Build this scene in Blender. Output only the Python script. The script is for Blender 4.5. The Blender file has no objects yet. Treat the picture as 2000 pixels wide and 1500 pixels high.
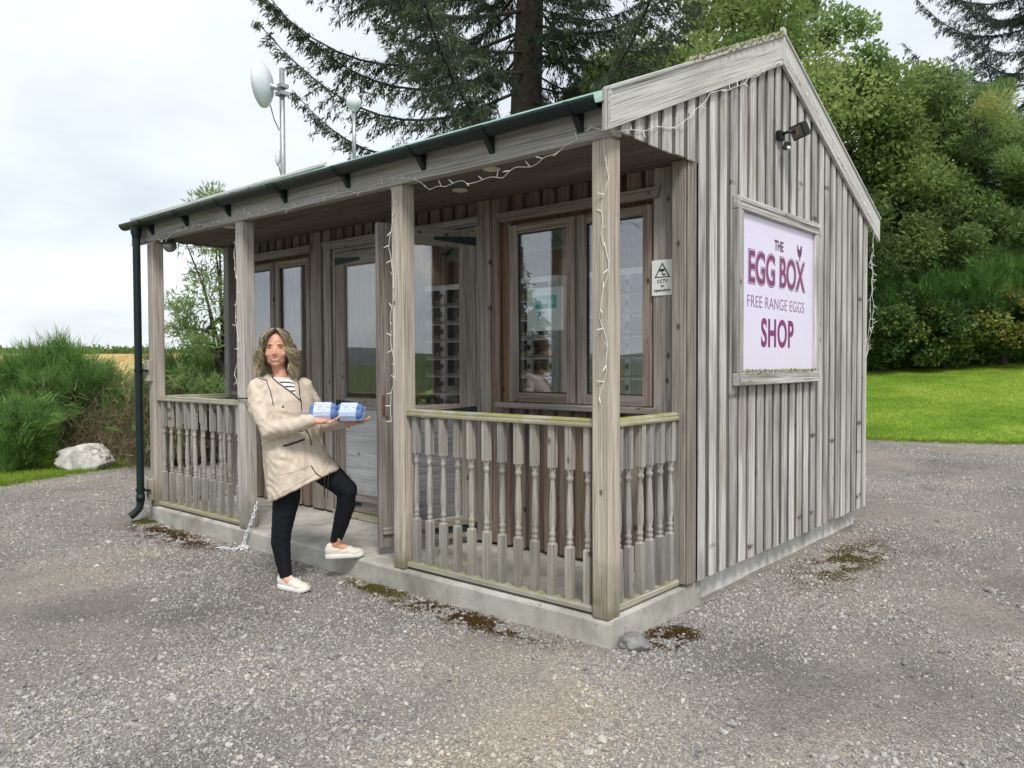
import bpy, bmesh, math, random
import numpy as np
from mathutils import Vector, Matrix, Euler, noise
from mathutils.bvhtree import BVHTree
R = math.radians
random.seed(7); RNG = np.random.default_rng(7)
S = bpy.context.scene
C = S.collection

# ------------------------------------------------------------------ camera
CAM = Vector((2.236, -3.355, 1.48)); YAW, PITCH, ROLL = 0.7113, 0.0272, -0.0038
FW = Vector((-math.sin(YAW)*math.cos(PITCH), math.cos(YAW)*math.cos(PITCH), -math.sin(PITCH)))
RT = Vector((math.cos(YAW), math.sin(YAW), 0)); UP = RT.cross(FW)
r2 = RT*math.cos(ROLL)+UP*math.sin(ROLL); u2 = UP*math.cos(ROLL)-RT*math.sin(ROLL)
cd = bpy.data.cameras.new('camera'); cam = bpy.data.objects.new('camera', cd); C.objects.link(cam)
cam.matrix_world = Matrix(((r2.x, u2.x, -FW.x, CAM.x), (r2.y, u2.y, -FW.y, CAM.y), (r2.z, u2.z, -FW.z, CAM.z), (0, 0, 0, 1)))
cd.sensor_fit = 'HORIZONTAL'; cd.sensor_width = 36; cd.lens = 36*1527.5/2000; cd.clip_start = .05; cd.clip_end = 6000
S.camera = cam

# ------------------------------------------------------------------ world, sun, exposure
SUN_AZ, SUN_EL = R(128), R(52)            # azimuth clockwise from +Y
W = bpy.data.worlds.new('World'); S.world = W; W.use_nodes = True
nt = W.node_tree; nt.nodes.clear()
def N(t, kind, **kw):
    n = t.nodes.new(kind)
    for k, v in kw.items():
        if k.startswith('i_'):
            n.inputs[int(k[2:]) if k[2:].isdigit() else k[2:].replace('_', ' ')].default_value = v
        else: setattr(n, k, v)
    return n
def ramp(t, stops, interp='LINEAR'):
    n = t.nodes.new('ShaderNodeValToRGB'); cr = n.color_ramp; cr.interpolation = interp
    while len(cr.elements) < len(stops): cr.elements.new(.5)
    for e, (p, c) in zip(cr.elements, stops):
        e.position = p; e.color = (*c, 1) if len(c) == 3 else c
    return n
out = N(nt, 'ShaderNodeOutputWorld'); bg = N(nt, 'ShaderNodeBackground'); bg.inputs[1].default_value = .1
sky = N(nt, 'ShaderNodeTexSky', sky_type='NISHITA', sun_disc=False, sun_elevation=SUN_EL, sun_rotation=SUN_AZ)
tc = N(nt, 'ShaderNodeTexCoord'); sep = N(nt, 'ShaderNodeSeparateXYZ'); nt.links.new(tc.outputs['Generated'], sep.inputs[0])
zz = N(nt, 'ShaderNodeMath', operation='ABSOLUTE'); nt.links.new(sep.outputs[2], zz.inputs[0])
za = N(nt, 'ShaderNodeMath', operation='ADD'); za.inputs[1].default_value = .22; nt.links.new(zz.outputs[0], za.inputs[0])
dx = N(nt, 'ShaderNodeMath', operation='DIVIDE'); dy = N(nt, 'ShaderNodeMath', operation='DIVIDE')
for d, i in ((dx, 0), (dy, 1)): nt.links.new(sep.outputs[i], d.inputs[0]); nt.links.new(za.outputs[0], d.inputs[1])
cmb = N(nt, 'ShaderNodeCombineXYZ'); nt.links.new(dx.outputs[0], cmb.inputs[0]); nt.links.new(dy.outputs[0], cmb.inputs[1])
cn = N(nt, 'ShaderNodeTexNoise'); cn.inputs['Scale'].default_value = 1.1; cn.inputs['Detail'].default_value = 5; cn.inputs['Roughness'].default_value = .52
nt.links.new(cmb.outputs[0], cn.inputs['Vector'])
cr = ramp(nt, [(.30, (4.1, 4.4, 4.75)), (.5, (5.2, 5.5, 5.75)), (.68, (6.3, 6.5, 6.65))]); nt.links.new(cn.outputs[0], cr.inputs[0])
mx = N(nt, 'ShaderNodeMix', data_type='RGBA'); mx.inputs[0].default_value = .9
nt.links.new(sky.outputs[0], mx.inputs[6]); nt.links.new(cr.outputs[0], mx.inputs[7])
nt.links.new(mx.outputs[2], bg.inputs[0]); nt.links.new(bg.outputs[0], out.inputs[0])
sd = bpy.data.lights.new('sun', 'SUN'); sd.energy = 1.5; sd.angle = R(12); sd.color = (1, .96, .9)
sun = bpy.data.objects.new('sun', sd); C.objects.link(sun)
sv = Vector((math.sin(SUN_AZ)*math.cos(SUN_EL), math.cos(SUN_AZ)*math.cos(SUN_EL), math.sin(SUN_EL)))
sun.rotation_euler = sv.to_track_quat('Z', 'Y').to_euler(); sun.location = (6, -6, 12)
S.view_settings.view_transform = 'Standard'; S.view_settings.look = 'None'; S.view_settings.gamma = 1
S.view_settings.exposure = .90; S.view_settings.use_curve_mapping = False

# ------------------------------------------------------------------ helpers
def tag(o, label=None, cat=None, group=None, kind=None):
    if label: o['label'] = label
    if cat: o['category'] = cat
    if group: o['group'] = group
    if kind: o['kind'] = kind
    return o
def empty(name, loc=(0, 0, 0), rot=(0, 0, 0), parent=None):
    o = bpy.data.objects.new(name, None); C.objects.link(o); o.location = loc; o.rotation_euler = rot; o.empty_display_size = .1
    if parent: o.parent = parent
    return o
def link(name, me, parent=None, loc=None, rot=None, mat=None):
    o = bpy.data.objects.new(name, me); C.objects.link(o)
    if mat is not None and not me.materials: me.materials.append(mat)
    if loc is not None: o.location = loc
    if rot is not None: o.rotation_euler = rot
    if parent: o.parent = parent
    return o
class MB:
    def __init__(s): s.v = []; s.f = []; s.m = []
    def add(s, vs, fs, mi=0):
        b = len(s.v); s.v += [tuple(p) for p in vs]; s.f += [tuple(b+i for i in f) for f in fs]; s.m += [mi]*len(fs); return s
    def box(s, x0, x1, y0, y1, z0, z1, mi=0, M=None):
        vs = [Vector((x, y, z)) for z in (z0, z1) for y in (y0, y1) for x in (x0, x1)]
        if M: vs = [M @ p for p in vs]
        return s.add(vs, [(0, 2, 3, 1), (4, 5, 7, 6), (0, 1, 5, 4), (2, 6, 7, 3), (0, 4, 6, 2), (1, 3, 7, 5)], mi)
    def prism(s, poly, h0, h1, axis=2, mi=0):        # poly of (a,b) extruded along an axis
        n = len(poly)
        def P(a, b, h): return {2: (a, b, h), 0: (h, a, b), 1: (a, h, b)}[axis]
        vs = [P(a, b, h0) for a, b in poly]+[P(a, b, h1) for a, b in poly]
        fs = [tuple(range(n))[::-1], tuple(range(n, 2*n))]+[(i, (i+1) % n, n+(i+1) % n, n+i) for i in range(n)]
        return s.add(vs, fs, mi)
    def lathe(s, prof, seg=14, mi=0, M=None, cap=True):     # prof of (r,z)
        vs = []; fs = []
        for r, z in prof:
            for k in range(seg):
                a = 2*math.pi*k/seg; p = Vector((r*math.cos(a), r*math.sin(a), z)); vs.append(M @ p if M else p)
        for i in range(len(prof)-1):
            for k in range(seg):
                k2 = (k+1) % seg; fs.append((i*seg+k, i*seg+k2, (i+1)*seg+k2, (i+1)*seg+k))
        if cap: fs.append(tuple(range(seg))[::-1]); fs.append(tuple((len(prof)-1)*seg+k for k in range(seg)))
        return s.add(vs, fs, mi)
    def tube(s, pts, rad, seg=6, mi=0, cap=True):
        pts = [Vector(p) for p in pts]; n = len(pts)
        rads = rad if isinstance(rad, (list, tuple)) else [rad]*n
        vs = []; fs = []; ref = None
        for i, p in enumerate(pts):
            d = (pts[min(i+1, n-1)]-pts[max(i-1, 0)])
            d = d.normalized() if d.length > 1e-9 else Vector((0, 0, 1))
            if ref is None: ref = d.orthogonal().normalized()
            a = (ref-d*ref.dot(d)); a = a.normalized() if a.length > 1e-6 else d.orthogonal().normalized(); ref = a; b = d.cross(a)
            for k in range(seg):
                t = 2*math.pi*k/seg; vs.append(p+(a*math.cos(t)+b*math.sin(t))*rads[i])
        for i in range(n-1):
            for k in range(seg):
                k2 = (k+1) % seg; fs.append((i*seg+k, i*seg+k2, (i+1)*seg+k2, (i+1)*seg+k))
        if cap: fs.append(tuple(range(seg))[::-1]); fs.append(tuple((n-1)*seg+k for k in range(seg)))
        return s.add(vs, fs, mi)
    def ell(s, c, r, rot=None, nu=16, nv=10, mi=0):
        M = Matrix.Translation(c) @ (rot.to_matrix().to_4x4() if rot else Matrix()) @ Matrix.Diagonal((*r, 1))
        pr = [(max(math.sin(math.pi*i/nv), 1e-4), -math.cos(math.pi*i/nv)) for i in range(nv+1)]
        return s.lathe(pr, nu, mi, M)
    def mesh(s, name, mats=(), smooth=False, bevel=0):
        me = bpy.data.meshes.new(name); me.from_pydata(s.v, [], s.f)
        for m in (mats if isinstance(mats, (list, tuple)) else [mats]): me.materials.append(m)
        me.polygons.foreach_set('material_index', s.m)
        bm = bmesh.new(); bm.from_mesh(me); bmesh.ops.recalc_face_normals(bm, faces=bm.faces)
        if bevel: bmesh.ops.bevel(bm, geom=[e for e in bm.edges], offset=bevel, segments=1, affect='EDGES', clamp_overlap=True)
        bm.to_mesh(me); bm.free()
        if smooth: me.polygons.foreach_set('use_smooth', [True]*len(me.polygons))
        me.update(); return me
    def build(s, name, mats, parent=None, smooth=False, bevel=0, loc=None, rot=None):
        return link(name, s.mesh(name, mats, smooth, bevel), parent, loc, rot)
def np_mesh(name, v, f, mat=None, cols=None, smooth=False):
    """v (n,3) f (m,k) arrays"""
    me = bpy.data.meshes.new(name); k = f.shape[1]
    me.vertices.add(len(v)); me.vertices.foreach_set('co', np.ascontiguousarray(v, np.float32).ravel())
    me.loops.add(f.size); me.loops.foreach_set('vertex_index', np.ascontiguousarray(f, np.int32).ravel())
    me.polygons.add(len(f)); me.polygons.foreach_set('loop_start', np.arange(0, f.size, k, dtype=np.int32))
    if smooth: me.polygons.foreach_set('use_smooth', np.ones(len(f), bool))
    me.update(calc_edges=True)
    if cols is not None:
        a = me.color_attributes.new('Col', 'FLOAT_COLOR', 'POINT')
        a.data.foreach_set('color', np.ascontiguousarray(np.c_[cols, np.ones(len(cols))], np.float32).ravel())
    if mat: me.materials.append(mat)
    return me

# ------------------------------------------------------------------ materials
def mat(name):
    m = bpy.data.materials.new(name); m.use_nodes = True; t = m.node_tree
    b = t.nodes['Principled BSDF']; return m, t, b
def L(t, a, b): t.links.new(a, b)
def simple(name, col, rough=.6, metal=0, bump=0, bscale=40, var=.12, spec=.4, coat=0):
    m, t, b = mat(name); b.inputs['Roughness'].default_value = rough; b.inputs['Metallic'].default_value = metal
    b.inputs['Specular IOR Level'].default_value = spec; b.inputs['Coat Weight'].default_value = coat
    tcx = N(t, 'ShaderNodeTexCoord'); n = N(t, 'ShaderNodeTexNoise'); n.inputs['Scale'].default_value = bscale; n.inputs['Detail'].default_value = 4
    L(t, tcx.outputs['Object'], n.inputs['Vector'])
    rp = ramp(t, [(.3, tuple(c*(1-var) for c in col)), (.7, tuple(min(1, c*(1+var)) for c in col))]); L(t, n.outputs[0], rp.inputs[0]); L(t, rp.outputs[0], b.inputs['Base Color'])
    if bump:
        bp = N(t, 'ShaderNodeBump'); bp.inputs['Strength'].default_value = bump; bp.inputs['Distance'].default_value = .004
        L(t, n.outputs[0], bp.inputs['Height']); L(t, bp.outputs[0], b.inputs['Normal'])
    return m
def wood(name, dark, mid, light, stain=None, stain_amt=.3, algae=0, vary=.18, rough=.85, knots=.9, low=0):
    """weathered timber, grain along local Z"""
    m, t, b = mat(name); b.inputs['Roughness'].default_value = rough; b.inputs['Specular IOR Level'].default_value = .2
    tcx = N(t, 'ShaderNodeTexCoord'); oi = N(t, 'ShaderNodeObjectInfo')
    off = N(t, 'ShaderNodeMath', operation='MULTIPLY'); off.inputs[1].default_value = 57.; L(t, oi.outputs['Random'], off.inputs[0])
    co = N(t, 'ShaderNodeCombineXYZ')
    for i in range(3): L(t, off.outputs[0], co.inputs[i])
    ad = N(t, 'ShaderNodeVectorMath', operation='ADD'); L(t, tcx.outputs['Object'], ad.inputs[0]); L(t, co.outputs[0], ad.inputs[1])
    # long wavy grain
    mp = N(t, 'ShaderNodeMapping'); mp.inputs['Scale'].default_value = (95, 95, 1.9); L(t, ad.outputs[0], mp.inputs[0])
    g = N(t, 'ShaderNodeTexNoise'); g.inputs['Scale'].default_value = 1; g.inputs['Detail'].default_value = 6; g.inputs['Roughness'].default_value = .65; g.inputs['Distortion'].default_value = .6
    L(t, mp.outputs[0], g.inputs['Vector'])
    rp = ramp(t, [(.34, dark), (.48, mid), (.66, light)]); L(t, g.outputs[0], rp.inputs[0])
    # blotches / stains
    mp2 = N(t, 'ShaderNodeMapping'); mp2.inputs['Scale'].default_value = (9, 9, 1.3); L(t, ad.outputs[0], mp2.inputs[0])
    g2 = N(t, 'ShaderNodeTexNoise'); g2.inputs['Scale'].default_value = 1; g2.inputs['Detail'].default_value = 4; L(t, mp2.outputs[0], g2.inputs['Vector'])
    st = stain or tuple(c*.55 for c in dark)
    sr = ramp(t, [(.46, (0, 0, 0)), (.70, (1, 1, 1))]); L(t, g2.outputs[0], sr.inputs[0])
    sm = N(t, 'ShaderNodeMath', operation='MULTIPLY'); sm.inputs[1].default_value = stain_amt; L(t, sr.outputs[0], sm.inputs[0])
    m1 = N(t, 'ShaderNodeMix', data_type='RGBA'); L(t, sm.outputs[0], m1.inputs[0]); L(t, rp.outputs[0], m1.inputs[6]); m1.inputs[7].default_value = (*st, 1)
    # knots
    mp3 = N(t, 'ShaderNodeMapping'); mp3.inputs['Scale'].default_value = (14, 2, 8.5); L(t, ad.outputs[0], mp3.inputs[0])
    vo = N(t, 'ShaderNodeTexVoronoi'); vo.inputs['Scale'].default_value = 1; L(t, mp3.outputs[0], vo.inputs['Vector'])
    kr = ramp(t, [(.10, (1, 1, 1)), (.16, (.45, .45, .45)), (.24, (0, 0, 0))]); L(t, vo.outputs['Distance'], kr.inputs[0])
    ksp = N(t, 'ShaderNodeSeparateColor'); L(t, vo.outputs['Color'], ksp.inputs[0]); kgt = N(t, 'ShaderNodeMath', operation='GREATER_THAN'); kgt.inputs[1].default_value = .80; L(t, ksp.outputs[0], kgt.inputs[0])
    kmm = N(t, 'ShaderNodeMath', operation='MULTIPLY'); L(t, kr.outputs[0], kmm.inputs[0]); L(t, kgt.outputs[0], kmm.inputs[1])
    km = N(t, 'ShaderNodeMath', operation='MULTIPLY'); km.inputs[1].default_value = knots; L(t, kmm.outputs[0], km.inputs[0])
    m2 = N(t, 'ShaderNodeMix', data_type='RGBA'); L(t, km.outputs[0], m2.inputs[0]); L(t, m1.outputs[2], m2.inputs[6]); m2.inputs[7].default_value = (dark[0]*.4, dark[1]*.34, dark[2]*.3, 1)
    # fine cracks (dark thin lines)
    mp4 = N(t, 'ShaderNodeMapping'); mp4.inputs['Scale'].default_value = (150, 150, 1.1); L(t, ad.outputs[0], mp4.inputs[0])
    g4 = N(t, 'ShaderNodeTexNoise'); g4.inputs['Scale'].default_value = 1; g4.inputs['Detail'].default_value = 2; L(t, mp4.outputs[0], g4.inputs['Vector'])
    c4 = ramp(t, [(.30, (.45, .45, .45)), (.40, (1, 1, 1))]); L(t, g4.outputs[0], c4.inputs[0])
    m3 = N(t, 'ShaderNodeMix', data_type='RGBA', blend_type='MULTIPLY'); m3.inputs[0].default_value = 1; L(t, m2.outputs[2], m3.inputs[6]); L(t, c4.outputs[0], m3.inputs[7])
    last = m3.outputs[2]
    if algae:
        ge = N(t, 'ShaderNodeNewGeometry'); sx = N(t, 'ShaderNodeSeparateXYZ'); L(t, ge.outputs['Normal'], sx.inputs[0])
        ga = N(t, 'ShaderNodeTexNoise'); ga.inputs['Scale'].default_value = 9; ga.inputs['Detail'].default_value = 5; L(t, ad.outputs[0], ga.inputs['Vector'])
        mr = N(t, 'ShaderNodeMapRange'); mr.inputs[1].default_value = .0; mr.inputs[2].default_value = .9; mr.inputs[3].default_value = .25; L(t, sx.outputs[2], mr.inputs[0])
        ar = ramp(t, [(.4, (0, 0, 0)), (.6, (1, 1, 1))]); L(t, ga.outputs[0], ar.inputs[0])
        am = N(t, 'ShaderNodeMath', operation='MULTIPLY'); L(t, ar.outputs[0], am.inputs[0]); L(t, mr.outputs[0], am.inputs[1])
        am2 = N(t, 'ShaderNodeMath', operation='MULTIPLY'); am2.inputs[1].default_value = algae; L(t, am.outputs[0], am2.inputs[0])
        m4 = N(t, 'ShaderNodeMix', data_type='RGBA'); L(t, am2.outputs[0], m4.inputs[0]); L(t, last, m4.inputs[6]); m4.inputs[7].default_value = (.24, .25, .07, 1); last = m4.outputs[2]
    if low:   # green-black algae climbing from the foot of the piece, world height
        ge = N(t, 'ShaderNodeNewGeometry'); sx = N(t, 'ShaderNodeSeparateXYZ'); L(t, ge.outputs['Position'], sx.inputs[0])
        ga = N(t, 'ShaderNodeTexNoise'); ga.inputs['Scale'].default_value = 7; ga.inputs['Detail'].default_value = 6; L(t, ad.outputs[0], ga.inputs['Vector'])
        sm5 = N(t, 'ShaderNodeMath', operation='MULTIPLY_ADD'); sm5.inputs[1].default_value = .6; L(t, ga.outputs[0], sm5.inputs[0]); L(t, sx.outputs[2], sm5.inputs[2])
        mr = N(t, 'ShaderNodeMapRange'); mr.inputs[1].default_value = .42; mr.inputs[2].default_value = .78; mr.inputs[3].default_value = low; mr.inputs[4].default_value = 0; L(t, sm5.outputs[0], mr.inputs[0])
        m5 = N(t, 'ShaderNodeMix', data_type='RGBA'); L(t, mr.outputs[0], m5.inputs[0]); L(t, last, m5.inputs[6]); m5.inputs[7].default_value = (.10, .095, .05, 1); last = m5.outputs[2]
    hs = N(t, 'ShaderNodeHueSaturation'); mv = N(t, 'ShaderNodeMapRange'); mv.inputs[3].default_value = 1-vary; mv.inputs[4].default_value = 1+vary
    L(t, oi.outputs['Random'], mv.inputs[0]); L(t, mv.outputs[0], hs.inputs['Value'])
    mh = N(t, 'ShaderNodeMath', operation='FRACT'); mh0 = N(t, 'ShaderNodeMath', operation='MULTIPLY'); mh0.inputs[1].default_value = 13.7
    L(t, oi.outputs['Random'], mh0.inputs[0]); L(t, mh0.outputs[0], mh.inputs[0])
    ms = N(t, 'ShaderNodeMapRange'); ms.inputs[3].default_value = .7; ms.inputs[4].default_value = 1.3; L(t, mh.outputs[0], ms.inputs[0]); L(t, ms.outputs[0], hs.inputs['Saturation'])
    L(t, last, hs.inputs['Color']); L(t, hs.outputs[0], b.inputs['Base Color'])
    bp = N(t, 'ShaderNodeBump'); bp.inputs['Strength'].default_value = .55; bp.inputs['Distance'].default_value = .003; L(t, g.outputs[0], bp.inputs['Height'])
    bp2 = N(t, 'ShaderNodeBump'); bp2.inputs['Strength'].default_value = .5; bp2.inputs['Distance'].default_value = .002; L(t, c4.outputs[0], bp2.inputs['Height']); L(t, bp.outputs[0], bp2.inputs['Normal'])
    L(t, bp2.outputs[0], b.inputs['Normal'])
    return m
M = {}
M['gable'] = wood('silvered_cladding', (.25, .237, .22), (.455, .44, .418), (.64, .625, .60), stain=(.155, .137, .118), stain_amt=.75, vary=.24)
M['gable_under'] = wood('gap_shade_under_board', (.065, .06, .055), (.125, .117, .108), (.20, .19, .178), vary=.3)  # weathered boards, with the shade of the gaps put into their dark colour
M['post'] = wood('pale_post_timber', (0.295, 0.260, 0.220), (0.480, 0.436, 0.379), (0.615, 0.571, 0.504), stain=(0.224, 0.197, 0.166), stain_amt=.4, vary=.06, low=.75)
M['fascia'] = wood('grey_fascia_timber', (.24, .225, .205), (.36, .345, .32), (.47, .45, .42), vary=.06)
M['barge'] = wood('bleached_barge_board', (.36, .35, .33), (.54, .53, .505), (.67, .66, .635), stain=(.27, .26, .24), stain_amt=.3, vary=.05)
M['porch'] = wood('brown_porch_timber', (0.108, 0.085, 0.067), (0.207, 0.168, 0.138), (0.314, 0.275, 0.237), stain=(0.160, 0.099, 0.065), stain_amt=.5, vary=.22)
M['porch_under'] = wood('brown_under_board', (.085, .065, .05), (.15, .117, .092), (.21, .17, .14), vary=.25)
M['trim'] = wood('grey_brown_trim', (0.143, 0.125, 0.108), (0.264, 0.240, 0.213), (0.388, 0.361, 0.331), stain=(0.127, 0.093, 0.071), stain_amt=.4, vary=.15)
M['sash'] = wood('stained_window_timber', (0.124, 0.100, 0.082), (0.235, 0.199, 0.171), (0.349, 0.314, 0.278), stain=(0.139, 0.091, 0.067), stain_amt=.55, vary=.1)
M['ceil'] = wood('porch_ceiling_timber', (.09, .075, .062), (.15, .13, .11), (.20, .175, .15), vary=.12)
M['rail'] = wood('mossy_rail_timber', (.24, .22, .17), (.37, .35, .28), (.47, .45, .38), vary=.06, algae=.8)
M['bal'] = wood('grey_baluster_timber', (.21, .20, .175), (.335, .32, .285), (.45, .43, .39), vary=.15, low=.35, knots=.8)
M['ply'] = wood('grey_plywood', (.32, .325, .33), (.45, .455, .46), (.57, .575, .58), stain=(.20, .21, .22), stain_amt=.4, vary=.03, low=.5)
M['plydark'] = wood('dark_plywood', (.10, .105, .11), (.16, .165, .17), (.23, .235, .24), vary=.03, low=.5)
M['inwood'] = wood('interior_pine', (.16, .10, .06), (.25, .165, .10), (.32, .22, .14), vary=.1)
M['metal_green'] = simple('pale_green_roof_steel', (.27, .42, .35), .42, .0, .1, 12, .12)
M['gutter'] = simple('dark_green_gutter', (.010, .019, .020), .45, 0, 0, 8, .25, .3)
M['black'] = simple('black_plastic', (.012, .012, .014), .4)
M['greymetal'] = simple('galvanised_steel', (.40, .41, .41), .42, .75, .1, 20)
M['whiteplastic'] = simple('white_plastic', (.72, .75, .78), .35, 0, 0, 4, .04)
M['cream'] = simple('cream_plastic', (.66, .60, .48), .5, 0, 0, 8, .08)
M['wire'] = simple('white_light_wire', (.74, .74, .70), .45, 0, 0, 30, .05)
M['hinge'] = simple('dark_iron_hinge', (.022, .035, .042), .55, .3, .2, 30, .3)
M['rust'] = simple('rusty_latch', (.16, .06, .03), .8, .2, .3, 60, .4)
M['signwhite'] = simple('white_sign_plate', (.80, .80, .78), .35, 0, 0, 5, .02)
M['ink'] = simple('black_sign_ink', (.012, .012, .014), .5)
M['yellow'] = simple('yellow_sign_edge', (.70, .52, .05), .4)
M['purple'] = simple('purple_lettering', (.20, .012, .14), .45, 0, 0, 5, .05)
M['purple_dark'] = simple('dark_purple_outline', (.10, .012, .075), .45, 0, 0, 5, .05)
M['thin_purple'] = simple('thin_purple_lettering', (.26, .10, .25), .45, 0, 0, 5, .05)
M['lichen'] = simple('pale_lichen', (.36, .36, .24), .95, 0, .6, 90, .4)
M['paper'] = simple('notice_paper', (.74, .78, .74), .8, 0, 0, 5, .02)
M['teal'] = simple('teal_print', (.10, .45, .45), .7)
M['locker'] = simple('white_locker_steel', (.72, .73, .73), .4, 0, 0, 5, .04)
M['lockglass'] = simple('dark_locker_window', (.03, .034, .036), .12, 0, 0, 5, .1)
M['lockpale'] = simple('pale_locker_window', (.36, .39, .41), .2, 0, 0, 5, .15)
M['amber'] = simple('yellow_price_tag', (.55, .38, .08), .6)
def glass():
    m, t, b = mat('window_glass'); t.nodes.remove(b); o = t.nodes['Material Output']
    tr = N(t, 'ShaderNodeBsdfTransparent'); tr.inputs[0].default_value = (.95, .97, .97, 1)
    gl = N(t, 'ShaderNodeBsdfGlossy'); gl.inputs['Roughness'].default_value = .01; gl.inputs['Color'].default_value = (.95, .97, 1, 1)
    lw_ = N(t, 'ShaderNodeLayerWeight'); lw_.inputs[0].default_value = .5; pw_ = N(t, 'ShaderNodeMath', operation='POWER'); pw_.inputs[1].default_value = 4.5; L(t, lw_.outputs['Facing'], pw_.inputs[0])
    fr = N(t, 'ShaderNodeMath', operation='MULTIPLY_ADD'); fr.inputs[1].default_value = .88; fr.inputs[2].default_value = .15; L(t, pw_.outputs[0], fr.inputs[0])
    tcx = N(t, 'ShaderNodeTexCoord'); n = N(t, 'ShaderNodeTexNoise'); n.inputs['Scale'].default_value = 2.2; L(t, tcx.outputs['Object'], n.inputs['Vector'])
    bp = N(t, 'ShaderNodeBump'); bp.inputs['Strength'].default_value = .03; bp.inputs['Distance'].default_value = .02; L(t, n.outputs[0], bp.inputs['Height']); L(t, bp.outputs[0], gl.inputs['Normal'])
    ms = N(t, 'ShaderNodeMixShader'); L(t, fr.outputs[0], ms.inputs[0]); L(t, tr.outputs[0], ms.inputs[1]); L(t, gl.outputs[0], ms.inputs[2]); L(t, ms.outputs[0], o.inputs[0])
    return m
M['glass'] = glass()
m_, t_, b_ = mat('added_translucent_panel'); t_.nodes.remove(b_); _a = N(t_, 'ShaderNodeBsdfTranslucent'); _a.inputs[0].default_value = (.8, .82, .8, 1); L(t_, _a.outputs[0], t_.nodes['Material Output'].inputs[0]); M['added_panel'] = m_  # for the added rear roof panel, invented to bring daylight indoors
def concrete(name, a, b_, c):
    m, t, b = mat(name); b.inputs['Roughness'].default_value = .9; b.inputs['Specular IOR Level'].default_value = .2
    tcx = N(t, 'ShaderNodeTexCoord')
    n1 = N(t, 'ShaderNodeTexNoise'); n1.inputs['Scale'].default_value = 3.5; n1.inputs['Detail'].default_value = 8; n1.inputs['Roughness'].default_value = .65; L(t, tcx.outputs['Object'], n1.inputs['Vector'])
    rp = ramp(t, [(.3, a), (.5, b_), (.7, c)]); L(t, n1.outputs[0], rp.inputs[0])
    v = N(t, 'ShaderNodeTexVoronoi'); v.inputs['Scale'].default_value = 34; L(t, tcx.outputs['Object'], v.inputs['Vector'])
    vr = ramp(t, [(.1, (.25, .24, .22)), (.2, (1, 1, 1))]); L(t, v.outputs['Distance'], vr.inputs[0])
    n2 = N(t, 'ShaderNodeTexNoise'); n2.inputs['Scale'].default_value = 11; n2.inputs['Detail'].default_value = 3; L(t, tcx.outputs['Object'], n2.inputs['Vector'])
    r2_ = ramp(t, [(.5, (0, 0, 0)), (.58, (1, 1, 1))]); L(t, n2.outputs[0], r2_.inputs[0])
    mxx = N(t, 'ShaderNodeMix', data_type='RGBA', blend_type='MULTIPLY'); L(t, r2_.outputs[0], mxx.inputs[0]); L(t, rp.outputs[0], mxx.inputs[6]); L(t, vr.outputs[0], mxx.inputs[7])
    # green-brown grime in patches
    n3 = N(t, 'ShaderNodeTexNoise'); n3.inputs['Scale'].default_value = 1.7; n3.inputs['Detail'].default_value = 6; L(t, tcx.outputs['Object'], n3.inputs['Vector'])
    r3 = ramp(t, [(.5, (0, 0, 0)), (.68, (.6, .6, .6))]); L(t, n3.outputs[0], r3.inputs[0])
    m3 = N(t, 'ShaderNodeMix', data_type='RGBA'); L(t, r3.outputs[0], m3.inputs[0]); L(t, mxx.outputs[2], m3.inputs[6]); m3.inputs[7].default_value = (.155, .145, .11, 1)
    L(t, m3.outputs[2], b.inputs['Base Color'])
    bp = N(t, 'ShaderNodeBump'); bp.inputs['Strength'].default_value = .5; bp.inputs['Distance'].default_value = .008; L(t, n1.outputs[0], bp.inputs['Height'])
    bp2 = N(t, 'ShaderNodeBump'); bp2.inputs['Strength'].default_value = .6; bp2.inputs['Distance'].default_value = .004; L(t, mxx.outputs[2], bp2.inputs['Height']); L(t, bp.outputs[0], bp2.inputs['Normal']); L(t, bp2.outputs[0], b.inputs['Normal'])
    return m
M['concrete'] = concrete('weathered_concrete', (.26, .245, .21), (.42, .405, .36), (.54, .525, .48))
M['skirt'] = concrete('pale_foundation_concrete', (.44, .43, .40), (.62, .61, .58), (.74, .73, .70))
def signpanel():
    m, t, b = mat('lilac_dotted_panel'); b.inputs['Roughness'].default_value = .35
    tcx = N(t, 'ShaderNodeTexCoord'); mp = N(t, 'ShaderNodeMapping'); mp.inputs['Scale'].default_value = (0, 44, 44); mp.inputs['Rotation'].default_value = (R(45), 0, 0); L(t, tcx.outputs['Object'], mp.inputs[0])
    v = N(t, 'ShaderNodeTexVoronoi'); v.inputs['Scale'].default_value = 1; v.inputs['Randomness'].default_value = 0; L(t, mp.outputs[0], v.inputs['Vector'])
    rp = ramp(t, [(.25, (.68, .62, .81)), (.5, (.80, .76, .89))]); L(t, v.outputs['Distance'], rp.inputs[0]); L(t, rp.outputs[0], b.inputs['Base Color']); return m
M['panel'] = signpanel()
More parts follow.
